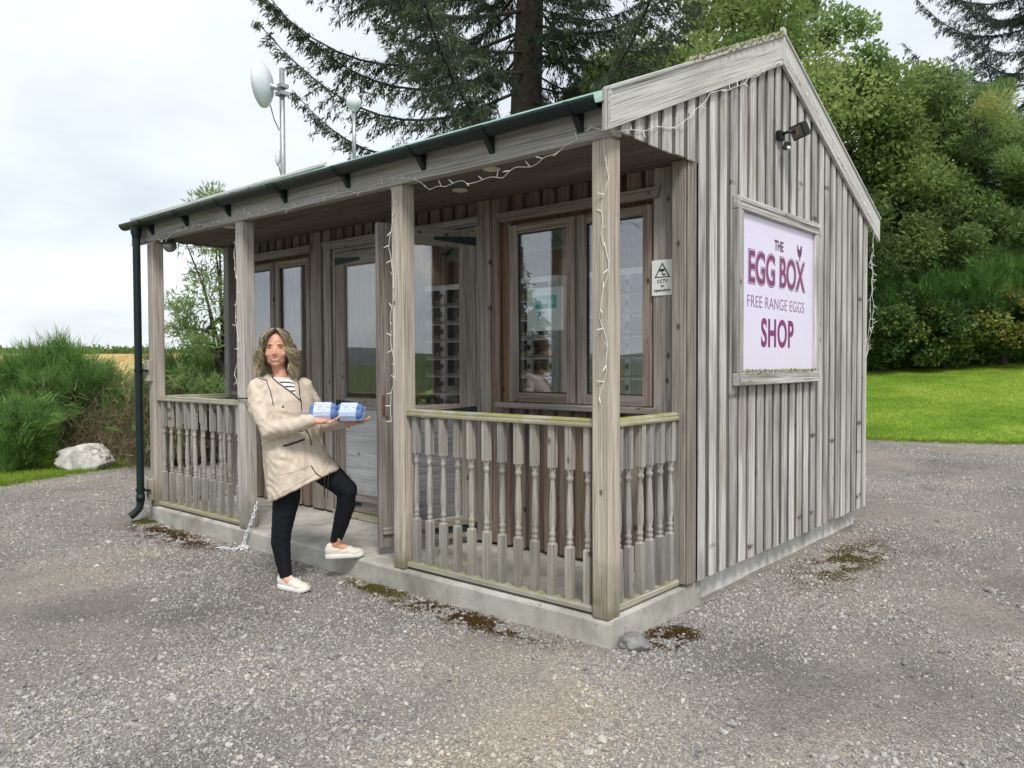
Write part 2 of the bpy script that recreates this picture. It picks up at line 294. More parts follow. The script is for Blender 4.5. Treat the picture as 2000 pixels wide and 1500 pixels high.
def foliage(name, cols, trans=.35, rough=.55):
    """leaf colour = per-leaf attribute x palette"""
    m, t, b = mat(name); o = t.nodes['Material Output']; b.inputs['Roughness'].default_value = rough; b.inputs['Specular IOR Level'].default_value = .25
    at = N(t, 'ShaderNodeAttribute'); at.attribute_name = 'Col'; sp = N(t, 'ShaderNodeSeparateColor'); L(t, at.outputs['Color'], sp.inputs[0])
    rp = ramp(t, [(i/(len(cols)-1), c) for i, c in enumerate(cols)]); L(t, sp.outputs[0], rp.inputs[0])
    L(t, rp.outputs[0], b.inputs['Base Color'])
    tl = N(t, 'ShaderNodeBsdfTranslucent'); L(t, rp.outputs[0], tl.inputs[0])
    ms = N(t, 'ShaderNodeMixShader'); ms.inputs[0].default_value = trans; L(t, b.outputs[0], ms.inputs[1]); L(t, tl.outputs[0], ms.inputs[2]); L(t, ms.outputs[0], o.inputs[0])
    return m
M['leaf'] = foliage('broad_leaf', [(0.093, 0.146, 0.049), (0.179, 0.260, 0.085), (0.297, 0.393, 0.128), (0.468, 0.546, 0.195)], .58)
M['leaf2'] = foliage('yellow_green_leaf', [(0.115, 0.196, 0.063), (0.196, 0.310, 0.098), (0.287, 0.414, 0.138), (0.414, 0.517, 0.207)], .6)
M['needle'] = foliage('spruce_needles', [(.04, .058, .042), (.062, .09, .058), (.095, .13, .07), (.18, .22, .08)], .35)
M['needle_blue'] = foliage('dark_conifer_needles', [(.03, .06, .045), (.05, .09, .065), (.08, .12, .085)], .2)
M['broom'] = foliage('broom_stems', [(0.061, 0.134, 0.037), (0.104, 0.213, 0.051), (0.171, 0.305, 0.079), (0.268, 0.415, 0.134)], .42)
M['willow'] = foliage('willow_leaf', [(0.149, 0.230, 0.081), (0.241, 0.356, 0.127), (0.345, 0.460, 0.184), (0.552, 0.494, 0.161)], .6)
M['bramble'] = foliage('bramble_leaf', [(0.045, 0.098, 0.030), (0.083, 0.150, 0.042), (0.240, 0.270, 0.060), (0.675, 0.300, 0.105)], .3)
M['drytwig'] = foliage('dry_twigs', [(.10, .075, .05), (.17, .13, .08), (.26, .21, .13)], .1)
M['grass'] = foliage('grass_blades', [(.08, .16, .015), (.15, .26, .022), (.24, .35, .045), (.38, .41, .11)], .35)
M['mossred'] = foliage('brown_moss', [(.05, .022, .008), (.09, .045, .012), (.12, .085, .02), (.12, .12, .02)], .1, .9)
M['bark'] = simple('dark_bark', (.055, .045, .036), .95, 0, .8, 14, .5)
M['twig'] = simple('grey_twig', (.13, .105, .08), .9, 0, .3, 30, .3)

# ------------------------------------------------------------------ ground
EDGE = [(-7.2, -14), (-7.6, -6), (-8.55, -.9), (-9.0, .4), (-9.45, 1.9), (-9.6, 5), (-8.0, 9.6), (-5, 11.7), (-2.4, 12.35), (.1, 13.0), (6, 14.4), (16, 15.5)]
YARD = EDGE+[(16, -14)]
def inside(px, py, poly):
    r = np.zeros(px.shape, bool); n = len(poly)
    for i in range(n):
        x0, y0 = poly[i]; x1, y1 = poly[(i+1) % n]
        c = ((y0 > py) != (y1 > py)) & (px < (x1-x0)*(py-y0)/(y1-y0+1e-12)+x0); r ^= c
    return r
def edge_dist(px, py):
    d = np.full(px.shape, 1e9)
    for (x0, y0), (x1, y1) in zip(EDGE[:-1], EDGE[1:]):
        ux, uy = x1-x0, y1-y0; t = np.clip(((px-x0)*ux+(py-y0)*uy)/(ux*ux+uy*uy), 0, 1)
        d = np.minimum(d, np.hypot(px-x0-ux*t, py-y0-uy*t))
    return d
def sstep(a, b, x): t = np.clip((x-a)/(b-a), 0, 1); return t*t*(3-2*t)
def hz(px, py):
    """terrain height: flat yard, banks rising beyond its edge, rolling fields"""
    px = np.asarray(px, float); py = np.asarray(py, float)
    d = np.where(inside(px, py, YARD), 0, edge_dist(px, py))
    back = sstep(4, 9, py+.15*px)                        # the lawn behind the shed rises
    z = back*np.minimum(d, 13)*.135 + (1-back)*sstep(0, 9, d)*.12
    rr = np.hypot(px-2.2, py+3.4)
    z = z+sstep(40, 260, rr)*(3.0+.5*np.sin(px*.011)+.4*np.cos(py*.013))*(1-back*.2)*sstep(-60, -5, py)
    z = z+sstep(350, 1300, rr)*sstep(-200, 0, py)*(10+10*np.sin(px*.0042+1)*np.cos(py*.0037))
    z = z+.018*np.sin(px*1.3+.4)*np.sin(py*1.1)*(1-sstep(.0, 1.6, 1.6-np.maximum(np.abs(px+2.6)-2.7, np.abs(py-2)-2.2)))
    return z
def gridmesh(name, xs, ys, dz, mat_, keep=None):
    X, Y = np.meshgrid(xs, ys); nx, ny = len(xs), len(ys)
    v = np.c_[X.ravel(), Y.ravel(), hz(X.ravel(), Y.ravel())+dz]
    i = np.arange((nx-1)*(ny-1)); r = i//(nx-1); c = i % (nx-1); a = r*nx+c
    f = np.c_[a, a+1, a+nx+1, a+nx]
    if keep is not None:
        k = keep(v[f][:, :, 0].mean(1), v[f][:, :, 1].mean(1)); f = f[k]
    return np_mesh(name, v, f, mat_, smooth=True)
def soil(name, cols, scale, bump=.4, detail=8, extra=None):
    m, t, b = mat(name); b.inputs['Roughness'].default_value = .95; b.inputs['Specular IOR Level'].default_value = .15
    g = N(t, 'ShaderNodeTexCoord'); n1 = N(t, 'ShaderNodeTexNoise'); n1.inputs['Scale'].default_value = scale; n1.inputs['Detail'].default_value = detail; n1.inputs['Roughness'].default_value = .7; L(t, g.outputs['Object'], n1.inputs['Vector'])
    rp = ramp(t, [(.28+.44*i/(len(cols)-1), c) for i, c in enumerate(cols)]); L(t, n1.outputs[0], rp.inputs[0])
    n2 = N(t, 'ShaderNodeTexNoise'); n2.inputs['Scale'].default_value = scale*30; n2.inputs['Detail'].default_value = 3; L(t, g.outputs['Object'], n2.inputs['Vector'])
    r2_ = ramp(t, [(.3, (.6, .6, .6)), (.7, (1.25, 1.25, 1.25))]); L(t, n2.outputs[0], r2_.inputs[0])
    mm = N(t, 'ShaderNodeMix', data_type='RGBA', blend_type='MULTIPLY'); mm.inputs[0].default_value = 1; L(t, rp.outputs[0], mm.inputs[6]); L(t, r2_.outputs[0], mm.inputs[7])
    L(t, mm.outputs[2], b.inputs['Base Color'])
    bp = N(t, 'ShaderNodeBump'); bp.inputs['Strength'].default_value = bump; bp.inputs['Distance'].default_value = .02; L(t, n2.outputs[0], bp.inputs['Height']); L(t, bp.outputs[0], b.inputs['Normal'])
    return m
def dirt(t, col, out_sock):
    """trodden, dusty and damp patches shared by the bed and the stones (world position)"""
    ge = N(t, 'ShaderNodeNewGeometry'); n = N(t, 'ShaderNodeTexNoise'); n.inputs['Scale'].default_value = .62; n.inputs['Detail'].default_value = 5; n.inputs['Roughness'].default_value = .6; n.inputs['Distortion'].default_value = .5; L(t, ge.outputs['Position'], n.inputs['Vector'])
    r = ramp(t, [(.34, (.78, .765, .75)), (.46, (.94, .93, .92)), (.56, (1.03, 1.01, .985)), (.68, (1.10, 1.03, .94))]); L(t, n.outputs[0], r.inputs[0])
    m = N(t, 'ShaderNodeMix', data_type='RGBA', blend_type='MULTIPLY'); m.inputs[0].default_value = 1; L(t, col, m.inputs[6]); L(t, r.outputs[0], m.inputs[7]); L(t, m.outputs[2], out_sock)
def gravel_base():
    m, t, b = mat('gravel_bed'); b.inputs['Roughness'].default_value = .95; b.inputs['Specular IOR Level'].default_value = .15
    g = N(t, 'ShaderNodeTexCoord')
    n1 = N(t, 'ShaderNodeTexNoise'); n1.inputs['Scale'].default_value = .55; n1.inputs['Detail'].default_value = 7; n1.inputs['Roughness'].default_value = .62; L(t, g.outputs['Object'], n1.inputs['Vector'])
    rp = ramp(t, [(.32, (.21, .204, .195)), (.5, (.31, .29, .265)), (.66, (.41, .368, .32))]); L(t, n1.outputs[0], rp.inputs[0])
    v = N(t, 'ShaderNodeTexVoronoi'); v.inputs['Scale'].default_value = 95; L(t, g.outputs['Object'], v.inputs['Vector'])
    sp = N(t, 'ShaderNodeSeparateColor'); L(t, v.outputs['Color'], sp.inputs[0])
    sr = ramp(t, [(.0, (.7, .69, .68)), (.5, (.97, .96, .94)), (.85, (1.2, 1.18, 1.14)), (1, (1.5, 1.48, 1.43))]); L(t, sp.outputs[0], sr.inputs[0])
    ed = ramp(t, [(.25, (1, 1, 1)), (.75, (.5, .5, .5))]); L(t, v.outputs['Distance'], ed.inputs[0])
    mm = N(t, 'ShaderNodeMix', data_type='RGBA', blend_type='MULTIPLY'); mm.inputs[0].default_value = .85; L(t, rp.outputs[0], mm.inputs[6]); L(t, sr.outputs[0], mm.inputs[7])
    m2 = N(t, 'ShaderNodeMix', data_type='RGBA', blend_type='MULTIPLY'); m2.inputs[0].default_value = .7; L(t, mm.outputs[2], m2.inputs[6]); L(t, ed.outputs[0], m2.inputs[7])
    dirt(t, m2.outputs[2], b.inputs['Base Color'])
    iv = N(t, 'ShaderNodeMath', operation='SUBTRACT'); iv.inputs[0].default_value = 1; L(t, v.outputs['Distance'], iv.inputs[1])
    bp = N(t, 'ShaderNodeBump'); bp.inputs['Strength'].default_value = .8; bp.inputs['Distance'].default_value = .008; L(t, iv.outputs[0], bp.inputs['Height']); L(t, bp.outputs[0], b.inputs['Normal'])
    return m
def geo(a, b, n): return np.concatenate([-np.geomspace(a, b, n)[::-1], np.geomspace(a, b, n)])
M['turf'] = soil('turf', [(.055, .08, .03), (.08, .11, .04), (.11, .14, .055)], .5)
M['lawn'] = soil('mown_lawn', [(.07, .14, .014), (.14, .25, .022), (.24, .34, .04), (.37, .40, .09)], .55)
M['wheat'] = soil('ripe_wheat', [(.38, .26, .09), (.50, .36, .14), (.58, .44, .19)], .15)
M['gravelbed'] = gravel_base()
gx = np.unique(np.concatenate([np.linspace(-16, 18, 69), geo(18, 3000, 26)]))
gy = np.unique(np.concatenate([np.linspace(-16, 32, 97), geo(33, 3000, 26)]))
tag(link('ground', gridmesh('ground', gx, gy, -.03, M['turf'])), kind='structure')
gm = gridmesh('gravel_yard', np.linspace(-10, 16, 131), np.linspace(-14, 15.5, 148), 0, M['gravelbed'], lambda x, y: inside(x, y, YARD))
tag(link('gravel_yard', gm), kind='structure')
lw = gridmesh('lawn', np.linspace(-14, 18, 97), np.linspace(-6, 30, 109), .004, M['lawn'], lambda x, y: (~inside(x, y, YARD)) & ((y+.15*x > 5)))
tag(link('lawn', lw), kind='structure')
vg = gridmesh('grass_verge', np.linspace(-12, -7, 41), np.linspace(-14, 8, 111), .003, M['lawn'], lambda x, y: (~inside(x, y, YARD)) & (y+.15*x <= 5))
tag(link('grass_verge', vg), kind='structure')
wf = gridmesh('wheat_field', np.linspace(-330, -17, 90), np.linspace(-90, 200, 90), .25, M['wheat'], lambda x, y: (np.hypot(x, y) < 320) & (x < -17-.1*y) & (y > -9))
tag(link('wheat_field', wf), kind='structure')
def hills(name, a0, a1, dist, h0, amp, seed, col):
    v = []; f = []; n = 90
    for i in range(n+1):
        a = R(a0+(a1-a0)*i/n); h = h0+amp*(noise.noise(Vector((a*3.1, seed, 0)))+.5*noise.noise(Vector((a*9, seed, 3))))
        for k, (q, zf) in enumerate(((0, 0), (.3, .45), (.7, .85), (1.2, 1), (2.6, .3))):
            d = dist*(1+.18*q); v.append((2.2+math.sin(a)*d, -3.4+math.cos(a)*d, -2+h*zf+2))
    for i in range(n):
        for k in range(4): f.append((i*5+k, (i+1)*5+k, (i+1)*5+k+1, i*5+k+1))
    me = np_mesh(name, np.array(v), np.array(f), simple(name+'_cover', col, .95, 0, 0, .02, .3), smooth=True)
    return tag(link(name, me), kind='structure')
hills('hill', 170, 272, 1500, 26, 16, 2.0, (.09, .115, .11))

# pebbles: one object, instanced by geometry nodes
def pebble_mat():
    m, t, b = mat('pebble_stone'); b.inputs['Roughness'].default_value = .8; b.inputs['Specular IOR Level'].default_value = .25
    oi = N(t, 'ShaderNodeObjectInfo')
    rp = ramp(t, [(0, (.165, .165, .17)), (.25, (.265, .262, .258)), (.5, (.345, .337, .322)), (.75, (.42, .408, .39)), (.9, (.49, .475, .45)), (.965, (.46, .39, .32)), (1, (.60, .59, .57))]); L(t, oi.outputs['Random'], rp.inputs[0])
    dirt(t, rp.outputs[0], b.inputs['Base Color']); return m
def in_shed(x, y, pad=.0): return (x > -5.2-pad) & (x < .0+pad) & (y > -.0-pad) & (y < 4.1+pad)
def gravel():
    n = 600000
    d = 1.6+14.5*RNG.random(n)**1.5; a = RNG.uniform(-.80, .80, n)
    x = CAM.x+d*(FW.x+RT.x*a); y = CAM.y+d*(FW.y+RT.y*a)
    x2 = RNG.uniform(-2, 7, 25000); y2 = RNG.uniform(-5, 4, 25000)
    x = np.r_[x, x2]; y = np.r_[y, y2]
    # bare, trodden patches
    pn = np.array([noise.noise(Vector((a*.8, b*.8, 1.5)))*1.7+noise.noise(Vector((a*2.6, b*2.6, 7)))*.9 for a, b in zip(x.tolist(), y.tolist())])
    ok = inside(x, y, YARD) & ~in_shed(x, y, .005) & (RNG.random(len(x)) < np.clip(.60-.75*pn, .06, 1))
    x, y = x[ok], y[ok]; n = len(x)
    s = .0031*np.exp(RNG.normal(0, .5, n)); big = RNG.random(n) < .0025; s[big] *= 1.7
    dist = np.hypot(x-CAM.x, y-CAM.y); s *= 1+.03*np.maximum(dist-4, 0)
    sc = np.c_[s*RNG.uniform(.9, 1.5, n), s*RNG.uniform(.8, 1.2, n), s*RNG.uniform(.5, .85, n)]
    rot = np.c_[RNG.normal(0, .35, n), RNG.normal(0, .35, n), RNG.uniform(0, 6.28, n)]
    z = hz(x, y)+s*.22
    me = bpy.data.meshes.new('gravel'); me.vertices.add(n); me.vertices.foreach_set('co', np.c_[x, y, z].astype(np.float32).ravel())
    for nm, arr in (('sc', sc), ('rot', rot)):
        at = me.attributes.new(nm, 'FLOAT_VECTOR', 'POINT'); at.data.foreach_set('vector', arr.astype(np.float32).ravel())
    o = tag(link('gravel', me), kind='stuff')
    pm = pebble_mat(); me.materials.append(pm)
    g = bpy.data.node_groups.new('gravel_scatter', 'GeometryNodeTree')
    g.interface.new_socket('Geometry', in_out='INPUT', socket_type='NodeSocketGeometry'); g.interface.new_socket('Geometry', in_out='OUTPUT', socket_type='NodeSocketGeometry')
    gi = g.nodes.new('NodeGroupInput'); go = g.nodes.new('NodeGroupOutput')
    m2p = g.nodes.new('GeometryNodeMeshToPoints'); iop = g.nodes.new('GeometryNodeInstanceOnPoints'); ico = g.nodes.new('GeometryNodeMeshIcoSphere'); ico.inputs['Subdivisions'].default_value = 2
    sp = g.nodes.new('GeometryNodeSetPosition'); nz = g.nodes.new('ShaderNodeTexNoise'); nz.inputs['Scale'].default_value = 1.1
    sb = g.nodes.new('ShaderNodeVectorMath'); sb.operation = 'SUBTRACT'; sb.inputs[1].default_value = (.5, .5, .5)
    ml = g.nodes.new('ShaderNodeVectorMath'); ml.operation = 'SCALE'; ml.inputs['Scale'].default_value = 1.3
    sm = g.nodes.new('GeometryNodeSetMaterial'); sm.inputs['Material'].default_value = pm
    a1 = g.nodes.new('GeometryNodeInputNamedAttribute'); a1.data_type = 'FLOAT_VECTOR'; a1.inputs['Name'].default_value = 'sc'
    a2 = g.nodes.new('GeometryNodeInputNamedAttribute'); a2.data_type = 'FLOAT_VECTOR'; a2.inputs['Name'].default_value = 'rot'
    K = g.links.new
    K(gi.outputs[0], m2p.inputs[0]); K(m2p.outputs[0], iop.inputs['Points']); K(ico.outputs['Mesh'], sp.inputs['Geometry'])
    K(nz.outputs['Color'], sb.inputs[0]); K(sb.outputs[0], ml.inputs[0]); K(ml.outputs[0], sp.inputs['Offset']); K(sp.outputs[0], sm.inputs['Geometry']); K(sm.outputs[0], iop.inputs['Instance'])
    K(a1.outputs['Attribute'], iop.inputs['Scale']); K(a2.outputs['Attribute'], iop.inputs['Rotation']); K(iop.outputs[0], go.inputs[0])
    o.modifiers.new('scatter', 'NODES').node_group = g
gravel()

# ------------------------------------------------------------------ leaf/blade builders (numpy)
def norm(a): return a/np.maximum(np.linalg.norm(a, axis=1, keepdims=True), 1e-9)
def leaves(pos, along, size, aspect, shade, droop=.0):
    """rhombic leaves: pos (n,3), along (n,3) unit, size (n,), shade (n,) 0..1"""
    n = len(pos); rv = norm(RNG.normal(size=(n, 3))); side = norm(np.cross(along, rv)); s = size[:, None]
    b = pos; t = pos+along*s; m_ = pos+along*s*.45
    v = np.stack([b, m_+side*s*aspect, t, m_-side*s*aspect], 1).reshape(-1, 3)
    f = np.arange(4*n).reshape(n, 4); c = np.repeat(np.clip(shade, 0, 1), 4)
    return v, f, np.c_[c, c, c]
def blades(pos, along, size, width, shade):
    n = len(pos); rv = norm(RNG.normal(size=(n, 3))); side = norm(np.cross(along, rv))*width[:, None]
    v = np.stack([pos-side, pos+side, pos+along*size[:, None]], 1).reshape(-1, 3)
    f = np.arange(3*n).reshape(n, 3); c = np.repeat(np.clip(shade, 0, 1), 3)
    return v, f, np.c_[c, c, c]
def merge(parts):
    vs, fs, cs = [], [], []; o = 0
    for v, f, c in parts: vs.append(v); fs.append(f+o); cs.append(c); o += len(v)
    return np.concatenate(vs), np.concatenate(fs), np.concatenate(cs)
def limb_tree(mb, base, top, r0, seedpts, rng, seg=7):
    b = Vector(base); t = Vector(top); n = 8; pts = []
    for i in range(n+1):
        k = i/n; pts.append(b.lerp(t, k)+Vector((rng.gauss(0, .05), rng.gauss(0, .05), 0))*k*3)
    mb.tube(pts, [r0*(1-.8*i/n) for i in range(n+1)], seg)
    for q in seedpts:
        k = rng.uniform(.25, .85); s = b.lerp(t, k); q = Vector(q); mid = s.lerp(q, .5)+Vector((0, 0, .1*(q-s).length))
        mb.tube([s, mid, q], [r0*(1-.8*k)*.5, r0*.22, r0*.06], 5)
def broadleaf(name, label, base, height, rad, nleaf, leaf, mat_, seed, lean=(0, 0), group=None, low=.12, ncl=60, shade0=.5, aspect=.32, up=.15, cat='tree', spread=.30):
    rng = random.Random(seed); g = np.random.default_rng(seed)
    root = tag(empty(name, base), label, cat, group)
    # cluster centres: uneven shells in a lumpy ellipsoid
    cl = []
    while len(cl) < ncl:
        u = g.normal(size=3); u /= np.linalg.norm(u); rr = g.uniform(.35, 1)**.55
        lump = 1+.28*noise.noise(Vector(u*1.7)+Vector((seed, 0, 0)))
        p = u*rr*lump; hgt = (p[2]*.5+.5)
        w = rad*(.65+.5*math.sin(math.pi*min(1, max(0, .15+.75*(1-hgt)))))
        cl.append((p[0]*w+lean[0]*hgt, p[1]*w+lean[1]*hgt, low*height+hgt*height*(1-low)))
    cl = np.array(cl); csz = g.uniform(.5, 1.2, ncl)*rad*spread; csh = np.clip(g.normal(shade0, .16, ncl), 0, 1)
    idx = g.integers(0, ncl, nleaf); off = g.normal(size=(nleaf, 3)); off = off/np.linalg.norm(off, axis=1, keepdims=True)*(g.random(nleaf)**.45)[:, None]
    off[:, 2] *= .75
    pos = cl[idx]+off*csz[idx][:, None]
    al = norm(off*.9+g.normal(size=(nleaf, 3))*.6+np.array([0, 0, up]))
    sh = csh[idx]+.16*off[:, 2]*0+g.normal(0, .13, nleaf)
    v, f, c = leaves(pos, al, leaf*g.uniform(.6, 1.3, nleaf), aspect, sh)
    keep = v[:, 2] > .03; ok = keep[f].all(1)
    crown = link('crown', np_mesh('crown', v, f[ok], mat_, c), root)
    mb = MB(); limb_tree(mb, (0, 0, -.3), (lean[0]*.6, lean[1]*.6, height*.8), rad*.075+.03, [cl[i] for i in range(0, ncl, 3)], rng)
    mb.build('trunk', M['bark'], root, True)
    return root
def at(px, py_unused, d):
    q = CAM+(Vector((FW.x, FW.y, 0)).normalized()+RT*((px-1000)/1527.5))*d; return (q.x, q.y, float(hz(q.x, q.y)))
def broom(name, label, base, h, r, n, seed, mat_=None, group=None, shade0=.5, dry=.0, cat='bush', clumps=14):
    g = np.random.default_rng(seed); root = tag(empty(name, base), label, cat, group)
    ca = g.uniform(0, 6.28, clumps); cr_ = r*np.sqrt(g.random(clumps))*.72; cx, cy = cr_*np.cos(ca), cr_*np.sin(ca)
    ch = h*(1-.45*(cr_/r)**2)*g.uniform(.78, 1.05, clumps); csh = g.normal(shade0, .13, clumps)
    T_ = n//34; i = g.integers(0, clumps, T_); t = g.random(T_)**.7
    tp = np.c_[cx[i]*(.5+.6*t)+g.normal(0, .15*r, T_)*(.4+.7*t), cy[i]*(.5+.6*t)+g.normal(0, .15*r, T_)*(.4+.7*t), ch[i]*t*.86]
    td = norm(np.c_[tp[:, 0], tp[:, 1], np.zeros(T_)]/r*.8+g.normal(size=(T_, 3))*.38+np.array([0, 0, .8])); ts = csh[i]+g.normal(0, .17, T_); tl_ = g.uniform(.7, 1.35, T_)
    k_ = g.integers(0, T_, n); al = norm(td[k_]+g.normal(size=(n, 3))*.24); pos = tp[k_]+g.normal(size=(n, 3))*.035*h**.5+td[k_]*(g.random(n)*.10*h**.5)[:, None]; pos[:, 2] = np.maximum(pos[:, 2], 0)
    v, f, c = blades(pos, al, h**.5*g.uniform(.07, .17, n)*tl_[k_], .0050*g.uniform(.6, 1.4, n)*max(1, h/2.2), ts[k_]+g.normal(0, .09, n))
    link('foliage', np_mesh('foliage', v, f, mat_ or M['broom'], c), root)
    mb = MB()
    for k in range(clumps):
        mb.tube([(cx[k]*.1, cy[k]*.1, -.05), (cx[k]*.5, cy[k]*.5, ch[k]*.4), (cx[k]*.95, cy[k]*.95, ch[k]*.8)], [.022, .014, .004], 5)
    mb.build('stem', M['twig'], root, True)
    if dry:
        nd = int(n*dry); q = g.integers(0, clumps, nd); p = np.c_[g.normal(0, r*.55, nd), g.normal(0, r*.55, nd), h*g.uniform(.05, .6, nd)]
        al = norm(g.normal(size=(nd, 3))*.7+np.array([0, 0, .8])); v, f, c = blades(p, al, g.uniform(.12, .35, nd), .004*np.ones(nd), g.random(nd))
        link('dry_stems', np_mesh('dry_stems', v, f, M['drytwig'], c), root)
    return root

def spruce(name, label, base, height, blen, seed, z0=2.2, nb=78, mat_=None, tilt=-.25, group=None, dens=1.0, trunk=.40, crowd=None):
    """trunk, drooping boughs with hanging sprays of needles"""
    rng = random.Random(seed); g = np.random.default_rng(seed); root = tag(empty(name, base), label, 'tree', group)
    mb = MB(); pts = [Vector((.06*math.sin(i*.9), .05*math.cos(i*.7), -.3+(height+.3)*i/16)) for i in range(17)]
    mb.tube(pts, [trunk*(1-.93*i/16)+.02 for i in range(17)], 10)
    bm_ = MB(); parts = []
    for k in range(nb):
        zf = (k+rng.random())/nb; z = z0+(height*.97-z0)*zf; az = k*2.399+rng.uniform(-.35, .35)
        ln = blen*(1-zf)**.72*rng.uniform(.62, 1.08)+.3
        if rng.random() < .12: ln *= .55
        if crowd: ln *= 1-.50*max(0, math.cos(az)*crowd[0]+math.sin(az)*crowd[1])      # boughs shaded out by the neighbouring trees
        d = Vector((math.cos(az), math.sin(az), 0)); sd_ = Vector((-d.y, d.x, 0)); cv = rng.uniform(-.12, .12); tl = tilt+rng.uniform(-.14, .12)+.35*zf
        P = []
        m_ = 12
        for i in range(m_+1):
            t = i/m_; P.append(Vector((0, 0, z))+d*(ln*t)+sd_*(cv*ln*t*t)+Vector((0, 0, ln*(tl*t+(.34)*t*t*t-.10*math.sin(t*3.1)))))
        bm_.tube(P, [.055*(ln/blen)*(1-.88*i/m_)+.006 for i in range(m_+1)], 5)
        nt_ = int(26*ln/blen*2.2*dens)+6
        for j in range(nt_):
            t = .12+.88*(j+rng.random())/nt_; f_ = t*m_; i0 = min(int(f_), m_-1); p = P[i0].lerp(P[i0+1], f_-i0); dr = (P[i0+1]-P[i0]).normalized()
            sgn = 1 if j % 2 else -1
            tw = (.30+.75*(1-t)*t*3)*rng.uniform(.5, 1.15)*(.55+.45*ln/blen)*1.0
            u = (dr*.75+sd_*sgn*rng.uniform(.5, 1.0)+Vector((0, 0, rng.uniform(-.75, .0)))).normalized()
            Q = [p, p+u*tw*.5+Vector((0, 0, -.04*tw)), p+u*tw+Vector((0, 0, -.24*tw))]
            bm_.tube(Q, [.009, .006, .002], 3, cap=False)
            # sub sprays
            ns = int(95*tw*dens)+10; s = g.random(ns); qa = np.array(Q[0]); qb = np.array(Q[1]); qc = np.array(Q[2])
            base_p = np.where((s < .5)[:, None], qa+(qb-qa)*(s*2)[:, None], qb+(qc-qb)*((s-.5)*2)[:, None])
            hang = g.random(ns) < .45
            al = norm(np.array(u)*.8+g.normal(size=(ns, 3))*.55+np.where(hang[:, None], np.array([0, 0, -.9]), np.array([0, 0, .10])))
            sz = np.where(hang, g.uniform(.07, .20, ns), g.uniform(.04, .10, ns))
            tip = t*.25+s*.22
            parts.append(leaves(base_p+g.normal(0, .035, (ns, 3)), al, sz, .11, .12+tip+g.normal(0, .12, ns)+(.35 if rng.random() < .06 else 0)))
    v, f, c = merge(parts); link('crown', np_mesh('crown', v, f, mat_ or M['needle'], c), root)
    mb.build('trunk', M['bark'], root, True); bm_.build('bough', M['bark'], root, True)
    return root

spruce('spruce_tree', 'tall dark spruce with thick trunk and drooping boughs behind the shed roof', at(1035, 0, 18.5), 21, 9.0, 3, z0=6.8, nb=122, trunk=.52, dens=1.35, tilt=-.17, crowd=(RT.x, RT.y))
G1 = 'broadleaved trees behind the shed'
def tall(px, ytop, d):
    b = at(px, 0, d); return b, CAM.z+(706-ytop)/1527.5*d-b[2]
def bt(name, lab, px, ytop, d, rad, n, leaf, m_, seed, **kw):
    b, h = tall(px, ytop, d); broadleaf(name, lab, b, h, rad, n, leaf, M[m_], seed, **kw)
bt('broadleaf_tree', 'rounded green tree standing right beside the spruce trunk', 1250, 75, 21, 2.9, 44000, .13, 'leaf', 11, group=G1, ncl=75, shade0=.45)
bt('broadleaf_tree', 'tall full-crowned green tree directly behind the gable ridge', 1425, -15, 25, 4.2, 62000, .15, 'leaf', 12, group=G1, ncl=95, shade0=.5)
bt('broadleaf_tree', 'loose airy tree with feathery top just beyond the gable peak', 1575, 15, 26.5, 2.9, 42000, .15, 'leaf2', 13, group=G1, ncl=80, shade0=.45)
bt('broadleaf_tree', 'leafy tree sloping down behind the long rear barge board', 1690, 120, 26, 2.9, 46000, .14, 'leaf', 14, group=G1, ncl=80, shade0=.6)
bt('broadleaf_tree', 'lower yellow-green tree beyond the rear eave', 1775, 215, 26, 2.7, 40000, .14, 'leaf2', 18, group=G1, ncl=75, shade0=.45)
bt('broadleaf_tree', 'dark dense tree low behind the rear corner of the shed', 1745, 380, 24.6, 2.4, 38000, .12, 'leaf', 15, group=G1, ncl=60, shade0=.2)
bt('willow_tree', 'feathery yellow-green willow with narrow leaves above the lawn hedge', 1895, 150, 25, 2.3, 60000, .24, 'willow', 16, ncl=95, aspect=.08, shade0=.42, up=.5)
bt('willow_tree', 'shorter pale willow leaning out past the feathery one', 2015, 190, 25.5, 2.3, 50000, .24, 'willow', 17, ncl=85, aspect=.08, shade0=.5, up=.5)
spruce('fir_tree', 'dark layered fir rising behind the willows', at(2010, 0, 29), 20, 7.4, 21, z0=4.0, nb=100, mat_=M['needle_blue'], tilt=-.06, dens=1.3)
GH = 'mixed shrubs in the lawn hedge'
for k, (px, d, h, r, sh, kind, lab) in enumerate([
        (1715, 23.0, 2.6, 1.5, .3, 'b', 'shadowy bramble thicket with orange leaves by the rear shed corner'),
        (1790, 23.2, 3.8, 2.0, .3, 'g', 'bright green broom clump in the hedge beside the bramble thicket'),
        (1845, 22.6, 2.0, 1.4, .5, 'b', 'low bramble with yellowing leaves between two broom clumps'),
        (1900, 23.2, 4.3, 2.1, .4, 'g', 'tall spiky broom bush under the feathery willow'),
        (1960, 22.6, 2.2, 1.5, .6, 'b', 'russet-flecked bramble at the top of the mown lawn'),
        (2030, 23.0, 4.2, 2.2, .35, 'g', 'dark green broom mass under the shorter pale willow')]):
    b_ = at(px, 0, d)
    if kind == 'g': broom('broom_bush', lab, b_, h*.92, r, 42000, 30+k, group=GH, shade0=sh, clumps=34)
    else: broadleaf('bramble_bush', lab, b_, h, r, 19000, .11, M['bramble'], 40+k, group=GH, ncl=60, shade0=sh*.7, low=0, cat='bush')
